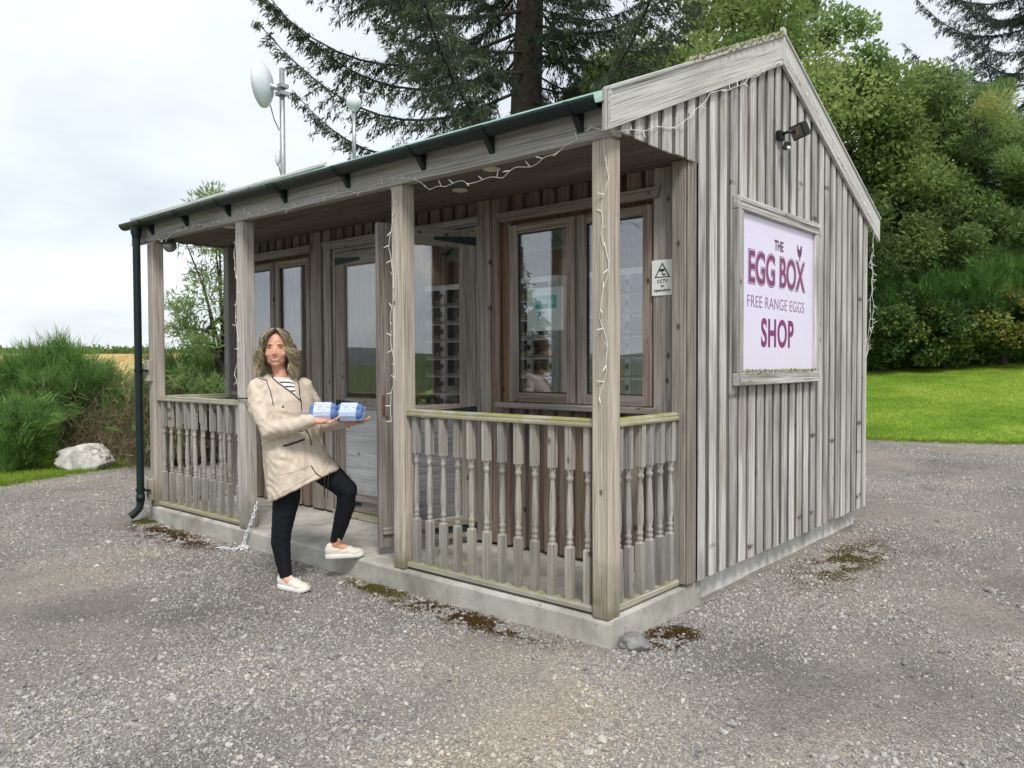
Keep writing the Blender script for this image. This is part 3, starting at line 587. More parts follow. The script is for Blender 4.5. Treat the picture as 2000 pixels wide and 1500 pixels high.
# left hedge
broom('broom_bush', 'big spiky green broom bush behind the pale boulder', at(105, 0, 12.6), 2.0, 1.02, 52000, 51, dry=.05, shade0=.45, clumps=34)
broom('broom_bush', 'low bright broom bush spraying over the grass verge', at(30, 0, 10.9), 1.1, .66, 26000, 52, shade0=.65, clumps=20)
broom('broom_bush', 'dark broom bush at the far end of the verge', at(-40, 0, 12.6), 1.7, .95, 26000, 53, shade0=.35, clumps=24)
broom('weedy_scrub', 'ragged scrub of dry stems and weeds beside the downpipe', at(262, 0, 12.6), 1.25, .75, 9000, 54, dry=.9, shade0=.5, clumps=18)
broom('broom_bush', 'dense broom bush seen through the open porch end', at(385, 0, 12.0), 2.05, .85, 36000, 55, dry=.35, shade0=.45, clumps=24)
broadleaf('willow_sapling', 'slender airy willow sapling behind the porch end', at(437, 0, 11.2), 4.0, .72, 15000, .10, M['willow'], 56, ncl=60, aspect=.09, shade0=.35, up=.4, low=.1, spread=.42)
broom('weedy_scrub', 'low tangle of weeds behind the left porch balusters', at(330, 0, 11.4), .75, .7, 7000, 57, dry=.5, shade0=.55, clumps=16)
# conifer and shrubs across the yard, in view only as reflections in the panes
broom('broom_bush', 'wide broom bush across the yard mirrored in the door pane', (-10.5, -9.5, 0), 2.0, 1.4, 9000, 58, shade0=.3, clumps=24)
spruce('young_spruce', 'young spruce across the yard mirrored in the left door pane', (-9.2, -7.4, float(hz(-9.2, -7.4))), 3.9, 1.5, 59, z0=.3, nb=44, trunk=.07, dens=.8)
# far tree line
def treeline():
    g = np.random.default_rng(5); P = []
    for i in range(150):
        px = g.uniform(-300, 480); d = g.uniform(225, 280); q = at(px, 0, d); h = g.uniform(1.0, 2.6); n = 110
        o = g.normal(size=(n, 3))*np.array([2.6, 2.6, h*.28]); P.append(leaves(np.array(q)+o+np.array([0, 0, h*.45]), norm(g.normal(size=(n, 3))+np.array([0, 0, .5])), g.uniform(.6, 1.5, n), .4, g.normal(.25, .12, n)))
    v, f, c = merge(P); tag(link('far_woodland', np_mesh('far_woodland', v, f, M['leaf'], c)), 'distant dark strip of woodland beyond the wheat field', 'woodland', kind='stuff')
treeline()
# grass blades
def grass(name, n, fx, hgt, sh):
    x, y = fx(n); ok = ~inside(x, y, YARD); x, y = x[ok], y[ok]; n = len(x)
    pos = np.c_[x, y, hz(x, y)]; al = norm(RNG.normal(size=(n, 3))*np.array([.5, .5, .1])+np.array([0, 0, 1]))
    pt = .5+.22*np.sin(x*1.1+np.sin(y*.8)*2)*np.sin(y*.9+.5*x)
    v, f, c = blades(pos, al, hgt*RNG.uniform(.5, 1.4, n), np.full(n, .004), sh+pt*.5-.25+RNG.normal(0, .13, n))
    tag(link(name, np_mesh(name, v, f, M['grass'], c)), kind='stuff')
grass('verge_grass', 60000, lambda n: (RNG.uniform(-11, -7.4, n), RNG.uniform(-5, 5, n)), .05, .6)
grass('lawn_grass', 170000, lambda n: (RNG.uniform(-7, 9, n), 12+RNG.random(n)**1.5*13), .045, .5)
grass('tall_verge_grass', 9000, lambda n: ((lambda t: (-10.3-.25*t+RNG.normal(0, .25, n), -3+t))(RNG.uniform(0, 7, n))), .22, .45)

def edge_grass():
    P = []
    for (x0, y0), (x1, y1) in zip(EDGE[2:-1], EDGE[3:]):
        n = int(math.hypot(x1-x0, y1-y0)*1500); t = RNG.random(n); off = RNG.normal(0, .07, n)+.10*np.sin(t*23)*np.sin(t*61+1); nx, ny = -(y1-y0), (x1-x0); q = math.hypot(nx, ny)
        P.append(np.c_[x0+(x1-x0)*t+nx/q*off, y0+(y1-y0)*t+ny/q*off])
    p = np.concatenate(P); n = len(p); al = norm(RNG.normal(size=(n, 3))*np.array([.7, .7, .1])+np.array([0, 0, 1]))
    v, f, c = blades(np.c_[p, hz(p[:, 0], p[:, 1])], al, .055*RNG.uniform(.4, 1.7, n), np.full(n, .004), .55+RNG.normal(0, .2, n))
    tag(link('ragged_edge_grass', np_mesh('ragged_edge_grass', v, f, M['grass'], c)), kind='stuff')
edge_grass()

# ------------------------------------------------------------------ the shed
SHED = tag(empty('wooden_shop_shed', (-2.6, 0, 0)), 'weathered board-clad wooden shop shed with open porch, balustrades and dark gutter', 'shed')
OFF = Vector((-2.6, 0, 0))
def zbasis(p0, p1, hint):
    z = (p1-p0).normalized(); y = (hint-z*hint.dot(z)).normalized(); x = y.cross(z); return Matrix((x, y, z)).transposed()
def board(name, p0, p1, w, t, hint, mat_, parent, ch=.003, root=None):
    """timber from p0 to p1, width w, thickness t along hint (world space); grain along local Z"""
    p0 = Vector(p0); p1 = Vector(p1); ln = (p1-p0).length; B = zbasis(p0, p1, Vector(hint))
    me = MB().box(-w/2, w/2, -t/2, t/2, -ln/2, ln/2).mesh(name, mat_, bevel=ch)
    o = link(name, me, parent); rt = root if root is not None else OFF
    o.matrix_local = Matrix.Translation((p0+p1)/2-rt) @ B.to_4x4(); return o
def vboard(name, x0, x1, y0, y1, z0, z1, mat_, parent, ch=.003, root=None):
    """upright timber given by its box"""
    me = MB().box(-(x1-x0)/2, (x1-x0)/2, -(y1-y0)/2, (y1-y0)/2, -(z1-z0)/2, (z1-z0)/2).mesh(name, mat_, bevel=ch)
    rt = root if root is not None else OFF
    return link(name, me, parent, Vector(((x0+x1)/2, (y0+y1)/2, (z0+z1)/2))-rt)
def sub(name, loc, parent=SHED):      # an intermediate part (Empty) placed in world space
    return empty(name, Vector(loc)-OFF, parent=parent)
ZS, ZR, ZB, ZC = .144, 1.184, 2.63, 2.665
XL, WY, DY = -5.18, .88, 4.06
PITCHK = .427; RY, RZ0 = 2.09, 2.803; RDROP = .012
def roofz(y): return RZ0+PITCHK*(min(y, 2*RY-y)+.066)
# slab and foundation
def slab():
    b = bmesh.new(); bmesh.ops.create_cube(b, size=1)
    for v in b.verts: v.co = Vector((v.co.x*5.2-2.59, v.co.y*1.0+.5, v.co.z*(ZS+.2)+(ZS-.2)/2))
    bmesh.ops.subdivide_edges(b, edges=b.edges, cuts=40, use_grid_fill=True)
    for v in b.verts:
        n = noise.noise(v.co*4)*.006+noise.noise(v.co*17)*.003
        if v.co.y < .02: v.co.y += n*1.1-.001; 
        if v.co.x > -.02: v.co.x += n-.002
        if v.co.z > ZS-.01: v.co.z += n*.3-.002*(v.co.y < .03)
        if v.co.z > ZS-.012 and v.co.y < .012: v.co.y += .006+abs(noise.noise(v.co*9))*.012; v.co.z -= .003
    me = bpy.data.meshes.new('concrete_slab'); b.to_mesh(me); b.free(); me.materials.append(M['concrete'])
    me.polygons.foreach_set('use_smooth', [True]*len(me.polygons))
    link('concrete_slab', me, SHED, -OFF)
slab()
mb = MB()
for k in range(8):
    y0 = .975+k*.388; mb.box(-5.1, -.05+.004*math.sin(k*2.2), y0, y0+.3885, -.2, .15+.003*math.sin(k*3))
mb.build('foundation', M['skirt'], SHED, loc=-OFF)
mb = MB().box(-5.1, -.06, 1.0, 4.0, .15, .17); mb.build('shop_floor', M['inwood'], SHED, loc=-OFF)
# ---- gable walls
def gable(xs, sgn, ysteps_seed):
    rg = random.Random(ysteps_seed)
    y = .045; i = 0; pitch = .1425
    while y < DY-.02:
        w = .088+rg.uniform(-.010, .010); y1 = min(y+w, DY); porch = (y+w/2) < .84
        top = lambda q: roofz(q)-.05
        zb = (ZC-.018+rg.uniform(-.004, .004)) if porch else (.165+rg.uniform(-.004, .006))
        j = rg.uniform(-.002, .002)
        for (ya, yb, xa, xb, m_, nm) in ((y, y1, .031, .044+j, 'gable', 'cladding_board'), (y1-.020, min(y+pitch+.020, DY), .0, .030, 'gable_under', 'under_board')):
            if yb-ya < .03: continue
            pts = [(ya, zb if nm[0] == 'c' else zb+.006), (yb, zb if nm[0] == 'c' else zb+.006), (yb, top(yb))]+([(RY, top(RY))] if ya < RY < yb else [])+[(ya, top(ya))]
            cy, cz = (ya+yb)/2, (zb+top(cy if False else (ya+yb)/2))/2
            X0, X1 = (xs+sgn*xa, xs+sgn*xb)
            me = MB().prism([(a-cy, b-cz) for a, b in pts], min(X0, X1)-xs, max(X0, X1)-xs, axis=0).mesh(nm, M[m_], bevel=.0025)
            link(nm, me, SHED, Vector((xs, cy, cz))-OFF)
        y += pitch+rg.uniform(-.004, .004); i += 1
    # lining so that no daylight shows between boards
    pts = [(.9, .15), (DY-.02, .15), (DY-.02, roofz(DY)-.06), (RY, roofz(RY)-.06), (.03, roofz(.03)-.06), (.03, ZC+.02), (.9, ZC+.02)]
    MB().prism(pts, min(xs-sgn*.045, xs-sgn*.002), max(xs-sgn*.045, xs-sgn*.002), axis=0).build('wall_lining', M['inwood'], SHED, loc=-OFF)
gable(0, 1, 1); 
# left gable: its outer face is out of sight, boards still built
gable(XL+.02, -1, 2)
# back wall
for k in range(36):
    x0 = XL+.03+k*.1425; vboard('cladding_board', x0, x0+.098, DY+.021, DY+.044, .165, roofz(DY)-.06, M['gable'], SHED)
MB().box(XL+.02, 0, DY-.03, DY+.02, .15, roofz(DY)-.06).build('wall_lining', M['inwood'], SHED, loc=-OFF)
# corner posts
vboard('corner_post', -.075, .014, .775, .905, .165, ZC-.005, M['trim'], SHED, .004)
vboard('corner_board', .015, .03, .785, .885, .165, ZC-.01, M['trim'], SHED)
vboard('corner_post', XL-.01, XL+.08, .775, .905, .165, ZC-.005, M['trim'], SHED, .004)
vboard('corner_board', .015, .044, DY-.02, DY+.05, .165, roofz(DY)-.04, M['gable'], SHED)
# ---- front wall: trims, cladding
def fcl(xa, xb, za, zb, seed):        # board-on-board cladding between xa..xb, za..zb
    rg = random.Random(seed); x = xa
    while x < xb-.02:
        w = .095+rg.uniform(-.008, .008); x1 = min(x+w, xb)
        vboard('cladding_board', x, x1, WY-.002+rg.uniform(-.002, .002), WY+.020, za+rg.uniform(-.006, .006), zb, M['porch'], SHED, .0025)
        u0, u1 = x1-.022, min(x+.155, xb)
        if u1-u0 > .03: vboard('under_board', u0, u1, WY+.0215, WY+.041, za+.004, zb, M['porch_under'], SHED, .0025)
        x += .135
fcl(-1.53, -.245, .165, 1.165, 3); fcl(-1.53, -.245, 2.53, ZC, 4)
fcl(-3.46, -1.73, 2.545, ZC, 5); fcl(-5.06, -3.80, 2.545, ZC, 6); fcl(-5.06, -3.80, .165, 1.165, 7)
for x0, x1 in ((-.243, -.108), (-1.725, -1.60), (-3.802, -3.648), (-3.608, -3.508), (-5.11, -5.05)):
    vboard('wall_trim', x0, x1, WY-.028, WY-.004 if x1 < -.2 else WY+.0, .165, ZC-.004, M['trim'], SHED)
for x0, x1 in ((-1.60, -1.53), (-.108, -.076), (-3.648, -3.608), (-3.508, -3.46)):
    vboard('wall_trim', x0, x1, WY-.006, WY+.018, .165, ZC-.004, M['porch'], SHED)
def header(x0, x1, z0, z1):
    xm = (x0+x1)/2; p = [(x0-xm+.03, z0), (x1-xm-.02, z0), (x1-xm, z1), (x0-xm, z1)]
    me = MB().prism([(a, b-(z0+z1)/2) for a, b in p], -.03, 0, axis=1)
    # grain along local Z: build rotated
    me.v = [(c, b, a) for a, b, c in me.v]
    o = link('header_board', me.mesh('header_board', M['trim'], bevel=.003), SHED, Vector((xm, WY-.03, (z0+z1)/2))-OFF); o.rotation_euler = (0, R(90), 0); o.scale = (-1, 1, 1)
header(-1.505, -.185, 2.478, 2.545); header(-3.60, -1.69, 2.482, 2.552); header(-5.08, -3.765, 2.482, 2.55)
# inner lining of the front wall (right, between, left, above)
lin = MB()
for x0, x1, z0, z1 in ((-.24, -.06, .15, ZC), (-1.73, -1.44, .15, ZC), (-1.44, -.24, .15, 1.18), (-1.44, -.24, 2.46, ZC), (-3.80, -3.47, .15, ZC), (-3.47, -1.73, 2.47, ZC), (-5.1, -5.02, .15, ZC), (-5.02, -3.80, .15, 1.18), (-5.02, -3.80, 2.46, ZC), (-5.1, -.06, ZC, 3.0)):
    lin.box(x0, x1, WY+.042, WY+.10, z0, z1)
lin.build('wall_lining', M['inwood'], SHED, loc=-OFF)
# windows
def sash(win, x0, x1, z0, z1, root, fr=.075, sill=.062):
    s = empty('sash', Vector(((x0+x1)/2, WY-.01, z0))-root, parent=win); r3 = Vector(((x0+x1)/2, WY-.01, z0))
    y0, y1 = WY-.012, WY+.035
    vboard('stile', x0, x0+fr, y0, y1, z0, z1, M['sash'], s, .004, r3); vboard('stile', x1-fr, x1, y0, y1, z0, z1, M['sash'], s, .004, r3)
    return s, y0, y1
def window(x0, x1, z0, z1):
    root = Vector(((x0+x1)/2, WY, z0)); w = sub('window', root)
    xm = (x0+x1)/2
    for a, b in ((x0, xm-.011), (xm+.011, x1)):
        fr = .068
        for q0, q1 in ((a, a+fr), (b-fr, b)): vboard('stile', q0, q1, WY-.014, WY+.034, z0, z1, M['sash'], w, .004, root)
        for h0, h1 in ((z0, z0+.066), (z1-.062, z1)): board('rail', (a+fr+.001, WY+.009, (h0+h1)/2), (b-fr-.001, WY+.009, (h0+h1)/2), h1-h0, .042, (0, 1, 0), M['sash'], w, .004, root)
        o = MB().box(a+fr-.01, b-fr+.01, WY+.012, WY+.02, z0+.056, z1-.052).build('pane', M['glass'], w, loc=-root)
        g_ = MB()
        for (u0, u1, v0, v1) in ((a+fr-.001, a+fr+.008, z0+.066, z1-.062), (b-fr-.008, b-fr+.001, z0+.066, z1-.062), (a+fr, b-fr, z0+.065, z0+.074), (a+fr, b-fr, z1-.07, z1-.061)): g_.box(u0, u1, WY+.006, WY+.011, v0, v1)
        g_.build('glazing_seal', M['black'], w, loc=-root)
    board('mullion', (xm, WY+.02, z0), (xm, WY+.02, z1), .03, .03, (0, 1, 0), M['sash'], w, .002, root)
    board('window_sill', (x0-.06, WY-.055, z0-.022), (x1+.05, WY-.055, z0-.022), .036, .12, (0, 1, 0), M['trim'], w, .004, root)
    for q0, q1, h0, h1 in ((x0-.02, x0-.001, z0, z1+.02), (x1+.001, x1+.018, z0, z1+.02)): vboard('window_frame', q0, q1, WY-.004, WY+.04, h0, h1, M['sash'], w, .002, root)
    return w
window(-1.42, -.262, 1.203, 2.452); window(-4.995, -3.835, 1.203, 2.452)
# doors
def leaf(xw, hinge_left, dark):
    """door leaf in its own frame: local x from hinge 0..w, y thickness, z height"""
    w = xw; d = MB; h0, h1 = .0, 2.245
    root = empty('door_leaf', parent=SHED)
    def vb(nm, x0, x1, z0, z1, m_, y0=-.022, y1=.022):
        me = MB().box(-(x1-x0)/2, (x1-x0)/2, -(y1-y0)/2, (y1-y0)/2, -(z1-z0)/2, (z1-z0)/2).mesh(nm, m_, bevel=.004); return link(nm, me, root, ((x0+x1)/2, (y0+y1)/2, (z0+z1)/2))
    def hb(nm, x0, x1, z0, z1, m_, y0=-.021, y1=.021):
        me = MB().box(-(z1-z0)/2, (z1-z0)/2, -(y1-y0)/2, (y1-y0)/2, -(x1-x0)/2, (x1-x0)/2).mesh(nm, m_, bevel=.004); o = link(nm, me, root, ((x0+x1)/2, (y0+y1)/2, (z0+z1)/2)); o.rotation_euler = (0, R(90), 0); return o
    st = .118
    vb('stile', 0, st, h0, h1, M['trim']); vb('stile', w-st, w, h0, h1, M['trim'])
    hb('rail', st, w-st, h1-.115, h1, M['trim']); hb('rail', st, w-st, .885, .975, M['trim']); hb('rail', st, w-st, 0, .16, M['trim'])
    MB().box(st-.01, w-st+.01, -.004, .004, .965, h1-.105).build('pane', M['glass'], root)
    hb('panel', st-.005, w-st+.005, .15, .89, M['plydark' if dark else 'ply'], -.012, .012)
    g_ = MB()
    for (u0, u1, v0, v1) in ((st-.001, st+.012, .975, h1-.115), (w-st-.012, w-st+.001, .975, h1-.115), (st, w-st, h1-.128, h1-.114), (st, w-st, .974, .984)): g_.box(u0, u1, -.012, -.006, v0, v1)
    g_.build('glazing_bead', M['sash'], root)
    hb('weather_bar', .02, w-.02, .095, .14, M['trim'], -.045, -.0225)
    for zz_ in (h1-.075, .93, .07):
        MB().prism([(0, -.032), (.34, -.012), (.34, .012), (0, .032)], -.028, -.0225, axis=1).build('strap_hinge', M['hinge'], root, loc=(0, 0, zz_))
    MB().box(w-.04, w-.026, -.04, -.0225, .92, 1.06).build('door_handle', M['rust'], root, bevel=.004)
    if not dark:
        g2 = MB()
        for zz_ in (.80, .74, .30): g2.ell((st+.05, -.014, zz_), (.02, .006, .02))
        g2.build('wood_knot', M['trim'], root, True)
    return root
ld = leaf(.842, True, False); ld.location = Vector((-3.436, WY-.005, .2))-OFF; ld['label'] = 'closed left door leaf with pale plywood lower panel'
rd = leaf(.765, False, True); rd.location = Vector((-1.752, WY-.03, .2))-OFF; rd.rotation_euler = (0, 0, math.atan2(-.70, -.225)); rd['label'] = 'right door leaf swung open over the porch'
rd.scale = (1, -1, 1)
vboard('door_jamb', -3.465, -3.44, WY-.03, WY+.07, .165, 2.48, M['trim'], SHED); vboard('door_jamb', -1.745, -1.722, WY-.03, WY+.07, .165, 2.48, M['trim'], SHED)
board('door_head', (-3.44, WY+.02, 2.464), (-1.745, WY+.02, 2.464), .032, .10, (0, 1, 0), M['trim'], SHED)
board('door_threshold', (-3.44, WY+.0, .172), (-1.745, WY+.0, .172), .045, .15, (0, 1, 0), M['rail'], SHED)
# ---- porch posts, beam, ceiling
POSTS = [-.1075/2, -1.578-.1075/2, -3.4965-.1075/2, XL+.1075/2]
for k, px in enumerate(POSTS):
    vboard('porch_post', px-.0535, px+.0535, .0, .1075, ZS-.002, ZB+.002, M['post'], SHED, .006)
board('porch_beam', (-5.44, .04, 2.705), (.03, .04, 2.705), .15, .07, (0, 1, 0), M['fascia'], SHED, .004)
board('fascia_board', (-5.46, -.006, 2.715), (.036, -.006, 2.715), .185, .022, (0, 1, 0), M['fascia'], SHED, .003)
for k in range(7):
    y0 = .077+k*.1155; board('ceiling_board', (-5.2, y0+.0568, ZC+.008+.001*math.sin(k*5)), (-.002, y0+.0568, ZC+.008+.001*math.sin(k*5)), .1125, .018, (0, 0, 1), M['ceil'], SHED, .003)
mb = MB()
for x_, y_ in ((-.994, .21), (-1.55, .5), (-4.045, .2)):
    Mx = Matrix.Translation((x_, y_, ZC-.007)); MB().lathe([(.034, 0), (.052, 0), (.056, .004), (.052, .008)], 18, 0, Mx).build('ceiling_downlight', M['cream'], SHED, loc=-OFF)  # small round ceiling downlights, unlit
# ---- balustrades
def baluster_mesh():
    h = .955; m_ = MB(); a = .0205
    m_.box(-a, a, -a, a, 0, .285); m_.box(-a, a, -a, a, .715, h)
    pr = [(.0205, .284), (.013, .297), (.0185, .304), (.0185, .318), (.012, .325), (.0185, .333), (.0185, .35), (.0125, .358), (.0195, .40), (.0205, .44), (.019, .50), (.0135, .63), (.0125, .648), (.0185, .656), (.0185, .672), (.0125, .68), (.0165, .69), (.0165, .703), (.0205, .716)]
    m_.lathe(pr, 12)
    for z0, z1 in ((.285, .298), (.715, .702)):      # chamfered shoulders
        vs = [(-a, -a, z0), (a, -a, z0), (a, a, z0), (-a, a, z0), (-a*.55, -a*.55, z1), (a*.55, -a*.55, z1), (a*.55, a*.55, z1), (-a*.55, a*.55, z1)]
        m_.add(vs, [(0, 1, 5, 4), (1, 2, 6, 5), (2, 3, 7, 6), (3, 0, 4, 7)])
    me = m_.mesh('baluster', M['bal']); 
    for p in me.polygons:
        if 4 < p.index and .29 < p.center.z < .71: p.use_smooth = True
    return me
BAL = baluster_mesh(); BALH = BAL.copy()
def rail_mesh(ln, prof, name):
    me = MB().prism(prof, -ln/2, ln/2, axis=2).mesh(name, M['rail'], bevel=.002); return me
HP = [(-.034, -.022), (.034, -.022), (.036, -.008), (.029, .002), (.031, .012), (.018, .023), (-.018, .023), (-.031, .012), (-.029, .002), (-.036, -.008)]
BP = [(-.034, -.017), (.034, -.017), (.034, .006), (.026, .016), (-.026, .016), (-.034, .006)]
def balustrade(p0, p1, n, lab):
    p0 = Vector(p0); p1 = Vector(p1); mid = (p0+p1)/2; ln = (p1-p0).length; ang = math.atan2(p1.y-p0.y, p1.x-p0.x)
    g = sub('balustrade', (mid.x, mid.y, ZS)); g.rotation_euler = (0, 0, ang); g['label'] = lab
    for nm, prof, z in (('handrail', HP, ZR-ZS-.024), ('bottom_rail', BP, .032)):
        o = link(nm, rail_mesh(ln, [(b, a) for a, b in prof], nm), g, (0, 0, z)); o.rotation_euler = (0, R(90), 0); o.scale = (-1, 1, 1)
    rg = random.Random(n*7+3)
    for k in range(n):
        o = link('baluster', BAL, g, (-ln/2+ln*(k+.5)/n, 0, .047)); o.rotation_euler = (rg.uniform(-.006, .006), rg.uniform(-.006, .006), rg.uniform(-.06, .06)+(math.pi/2)*rg.randrange(4)); o.scale = (1, 1, (ZR-ZS-.024-.022-.047)/.955)
balustrade((-1.578, .054, 0), (-.1075, .054, 0), 12, 'balustrade between the two posts in front of the right window')
balustrade((XL+.1075, .054, 0), (-3.604, .054, 0), 10, 'balustrade beside the downpipe')
balustrade((-.054, .1075, 0), (-.054, .775, 0), 6, 'short balustrade closing the porch end beside the sign wall')
balustrade((XL+.054, .1075, 0), (XL+.054, .775, 0), 6, 'short balustrade closing the far porch end')
# ---- roof
def roofsheet(front):
    xs0, xs1 = XL-.07, .03; prof = []; x = xs0
    while x < xs1-.05:
        prof += [(x, 0), (x+.115, 0), (x+.130, .026), (x+.165, .026), (x+.18, 0)]; x += .18
    prof = [q for q in prof if q[0] < xs1-.001]+[(xs1, 0)]; rows = [(-.10, 0), (RY, 1)] if front else [(RY+1.35, 0), (2*RY+.16, 1)]
    v = []; f = []; n = len(prof)
    for y, _ in rows:
        for px, pz in prof: v.append((px, y, roofz(y)+pz*.8-RDROP))
    for y, _ in rows:
        for px, pz in prof: v.append((px, y, roofz(y)+pz*.8-.004-RDROP))
    for i in range(n-1):
        f += [(i, i+1, n+i+1, n+i), (2*n+i, 3*n+i, 3*n+i+1, 2*n+i+1), (i, 2*n+i, 2*n+i+1, i+1), (n+i, n+i+1, 3*n+i+1, 3*n+i)]
    m_ = MB(); m_.add(v, f); return m_.build('roof_sheet', M['metal_green'], SHED, loc=-OFF)
roofsheet(True); roofsheet(False)
MB().add([(x, y, roofz(y)-RDROP-.002) for x in (-4.7, -.5) for y in (RY+.16, RY+1.35)], [(0, 1, 3, 2)]).build('added_daylight_panel', M['added_panel'], SHED, loc=-OFF)  # added panel, unseen on the rear slope, lets daylight reach the lockers
for k in range(30):
    x_ = XL-.07+.147+k*.18
    if x_ < .02: MB().box(x_-.02, x_+.02, -.104, -.085, roofz(-.10)-RDROP-.012, roofz(-.10)-RDROP+.013).build('eave_filler', M['black'], SHED, loc=-OFF)
mb = MB(); mb.add([(XL-.07, RY-.14, roofz(RY-.14)+.005), (XL-.07, RY, roofz(RY)+.012), (XL-.07, RY+.14, roofz(RY-.14)+.005), (.018, RY-.14, roofz(RY-.14)+.005), (.018, RY, roofz(RY)+.012), (.018, RY+.14, roofz(RY-.14)+.005)], [(0, 1, 4, 3), (1, 2, 5, 4)])
mb.build('ridge_cap', M['metal_green'], SHED, loc=-OFF)
# barge boards with capping strips
def barge(x0, x1, ya, yb, ext, nm='barge_board', dz0=-.163, dz1=.03, m_='barge', top_ext=0):
    ln = math.hypot(yb-ya, roofz(yb)-roofz(ya)) if True else 0
    za, zb = roofz(ya), RZ0+PITCHK*((yb if ya < RY else 2*RY-yb)+.066)
    p0 = Vector(((x0+x1)/2, ya, za+(dz0+dz1)/2)); p1 = Vector(((x0+x1)/2, yb, zb+(dz0+dz1)/2)); mid = (p0+p1)/2
    B = zbasis(p0, p1, Vector((1, 0, 0))); Bi = B.inverted()
    vs = [Bi @ (Vector((x, y, z+d))-mid) for x in (x0, x1) for (y, z) in ((ya, za), (yb, zb)) for d in (dz0, dz1)]
    m2 = MB().add(vs, [(0, 1, 3, 2), (4, 6, 7, 5), (0, 4, 5, 1), (2, 3, 7, 6), (1, 5, 7, 3), (0, 2, 6, 4)])
    o = link(nm, m2.mesh(nm, M[m_], bevel=.003), SHED); o.matrix_local = Matrix.Translation(mid-OFF) @ B.to_4x4()
barge(.046, .070, -.085, RY-.012, 0); barge(.046, .073, 2*RY+.20, RY-.008+.0, 0, dz1=.036)
barge(.02, .082, -.085, RY-.02, 0, 'barge_cap', .032, .052); barge(.02, .084, 2*RY+.20, RY+.0, 0, 'barge_cap', .038, .056)
barge(XL-.10, XL-.076, -.085, RY-.012, 0); barge(XL-.10, XL-.076, 2*RY+.2, RY+.012, 0); barge(XL-.115, XL-.05, -.10, RY, 0, 'barge_cap', .032, .058)
board('barge_finial', (.06, RY-.006, roofz(RY)-.14), (.06, RY+.012, roofz(RY)+.095), .05, .03, (1, 0, 0), M['barge'], SHED, .004)
vboard('barge_end', .016, .044, -.088, -.02, 2.63, 2.84, M['fascia'], SHED, .003)
# ---- gutter, brackets and downpipe
gp = []; GR = .056; GY, GZ = -.100, 2.797
for k in range(13): a = math.pi*k/12; gp.append((GY+GR*math.cos(a), GZ-GR*math.sin(a)*.95))
for k in range(13): a = math.pi*(12-k)/12; gp.append((GY+(GR-.004)*math.cos(a), GZ-(GR-.004)*math.sin(a)*.95))
n = len(gp); xs_ = [-5.42, .012]; mb = MB()
mb.add([(x, a, b) for x in xs_ for a, b in gp], [(i, (i+1) % n, n+(i+1) % n, n+i) for i in range(n)]+[tuple(range(12, -1, -1))])
mb.build('gutter', M['gutter'], SHED, True, loc=-OFF)
for k, x_ in enumerate((-.16, -.78, -1.35, -2.1, -2.85, -3.65, -4.35, -5.0)):
    pts = [(x_, GY+(GR+.004)*math.cos(math.pi*q/10), GZ-(GR+.003)*math.sin(math.pi*q/10)) for q in range(11)]
    m2 = MB(); wv = .016 if k not in (1, 4) else .05
    for q in range(10):
        a, b = pts[q], pts[q+1]; m2.add([(x_-wv, a[1], a[2]), (x_+wv, a[1], a[2]), (x_+wv, b[1], b[2]), (x_-wv, b[1], b[2])], [(0, 1, 2, 3)])
    m2.prism([(-.018, GZ-.03), (-.018, GZ-.125), (-.024, GZ-.125), (GY+.02, GZ-.05), (GY+.02, GZ-.03)], x_-.018, x_+.018, axis=0)
    m2.build('gutter_bracket', M['gutter'], SHED, loc=-OFF)
m2 = MB(); m2.tube([(-5.17, -.10, 2.75), (-5.17, -.10, 2.3), (-5.17, -.10, .20), (-5.172, -.11, .135), (-5.185, -.155, .085), (-5.195, -.19, .06)], .034, 14, cap=False)
m2.lathe([(.034, 0), (.04, .0), (.04, .06), (.034, .06)], 14, 0, Matrix.Translation((-5.17, -.1, .2)), cap=False); m2.lathe([(.05, -.0), (.05, -.05), (.036, -.10)], 14, 0, Matrix.Translation((-5.17, -.1, 2.75)), cap=False)
m2.build('downpipe', M['gutter'], SHED, True, loc=-OFF)
for z in (.30, 1.42):
    m2 = MB().lathe([(.036, -.014), (.041, -.014), (.041, .014), (.036, .014)], 14, 0, Matrix.Translation((-5.17, -.1, z)), cap=False).box(-5.15, -5.08, -.075, -.045, z-.008, z+.008)
    m2.build('pipe_clip', M['gutter'], SHED, loc=-OFF)
    vboard('pipe_block', -5.178, -5.10, -.044, -.001, z-.10, z+.10, M['post'], SHED)
# interior floor of posts etc: rear partition boards
for k in range(34):
    x0 = -5.07+k*.1475; vboard('inner_board', x0, x0+.145, DY-.052, DY-.032, .17, 2.7, M['inwood'], SHED)
MB().box(-5.1, -.05, .98, RY+.1, 2.70, 2.73).build('inner_ceiling', M['inwood'], SHED, loc=-OFF)

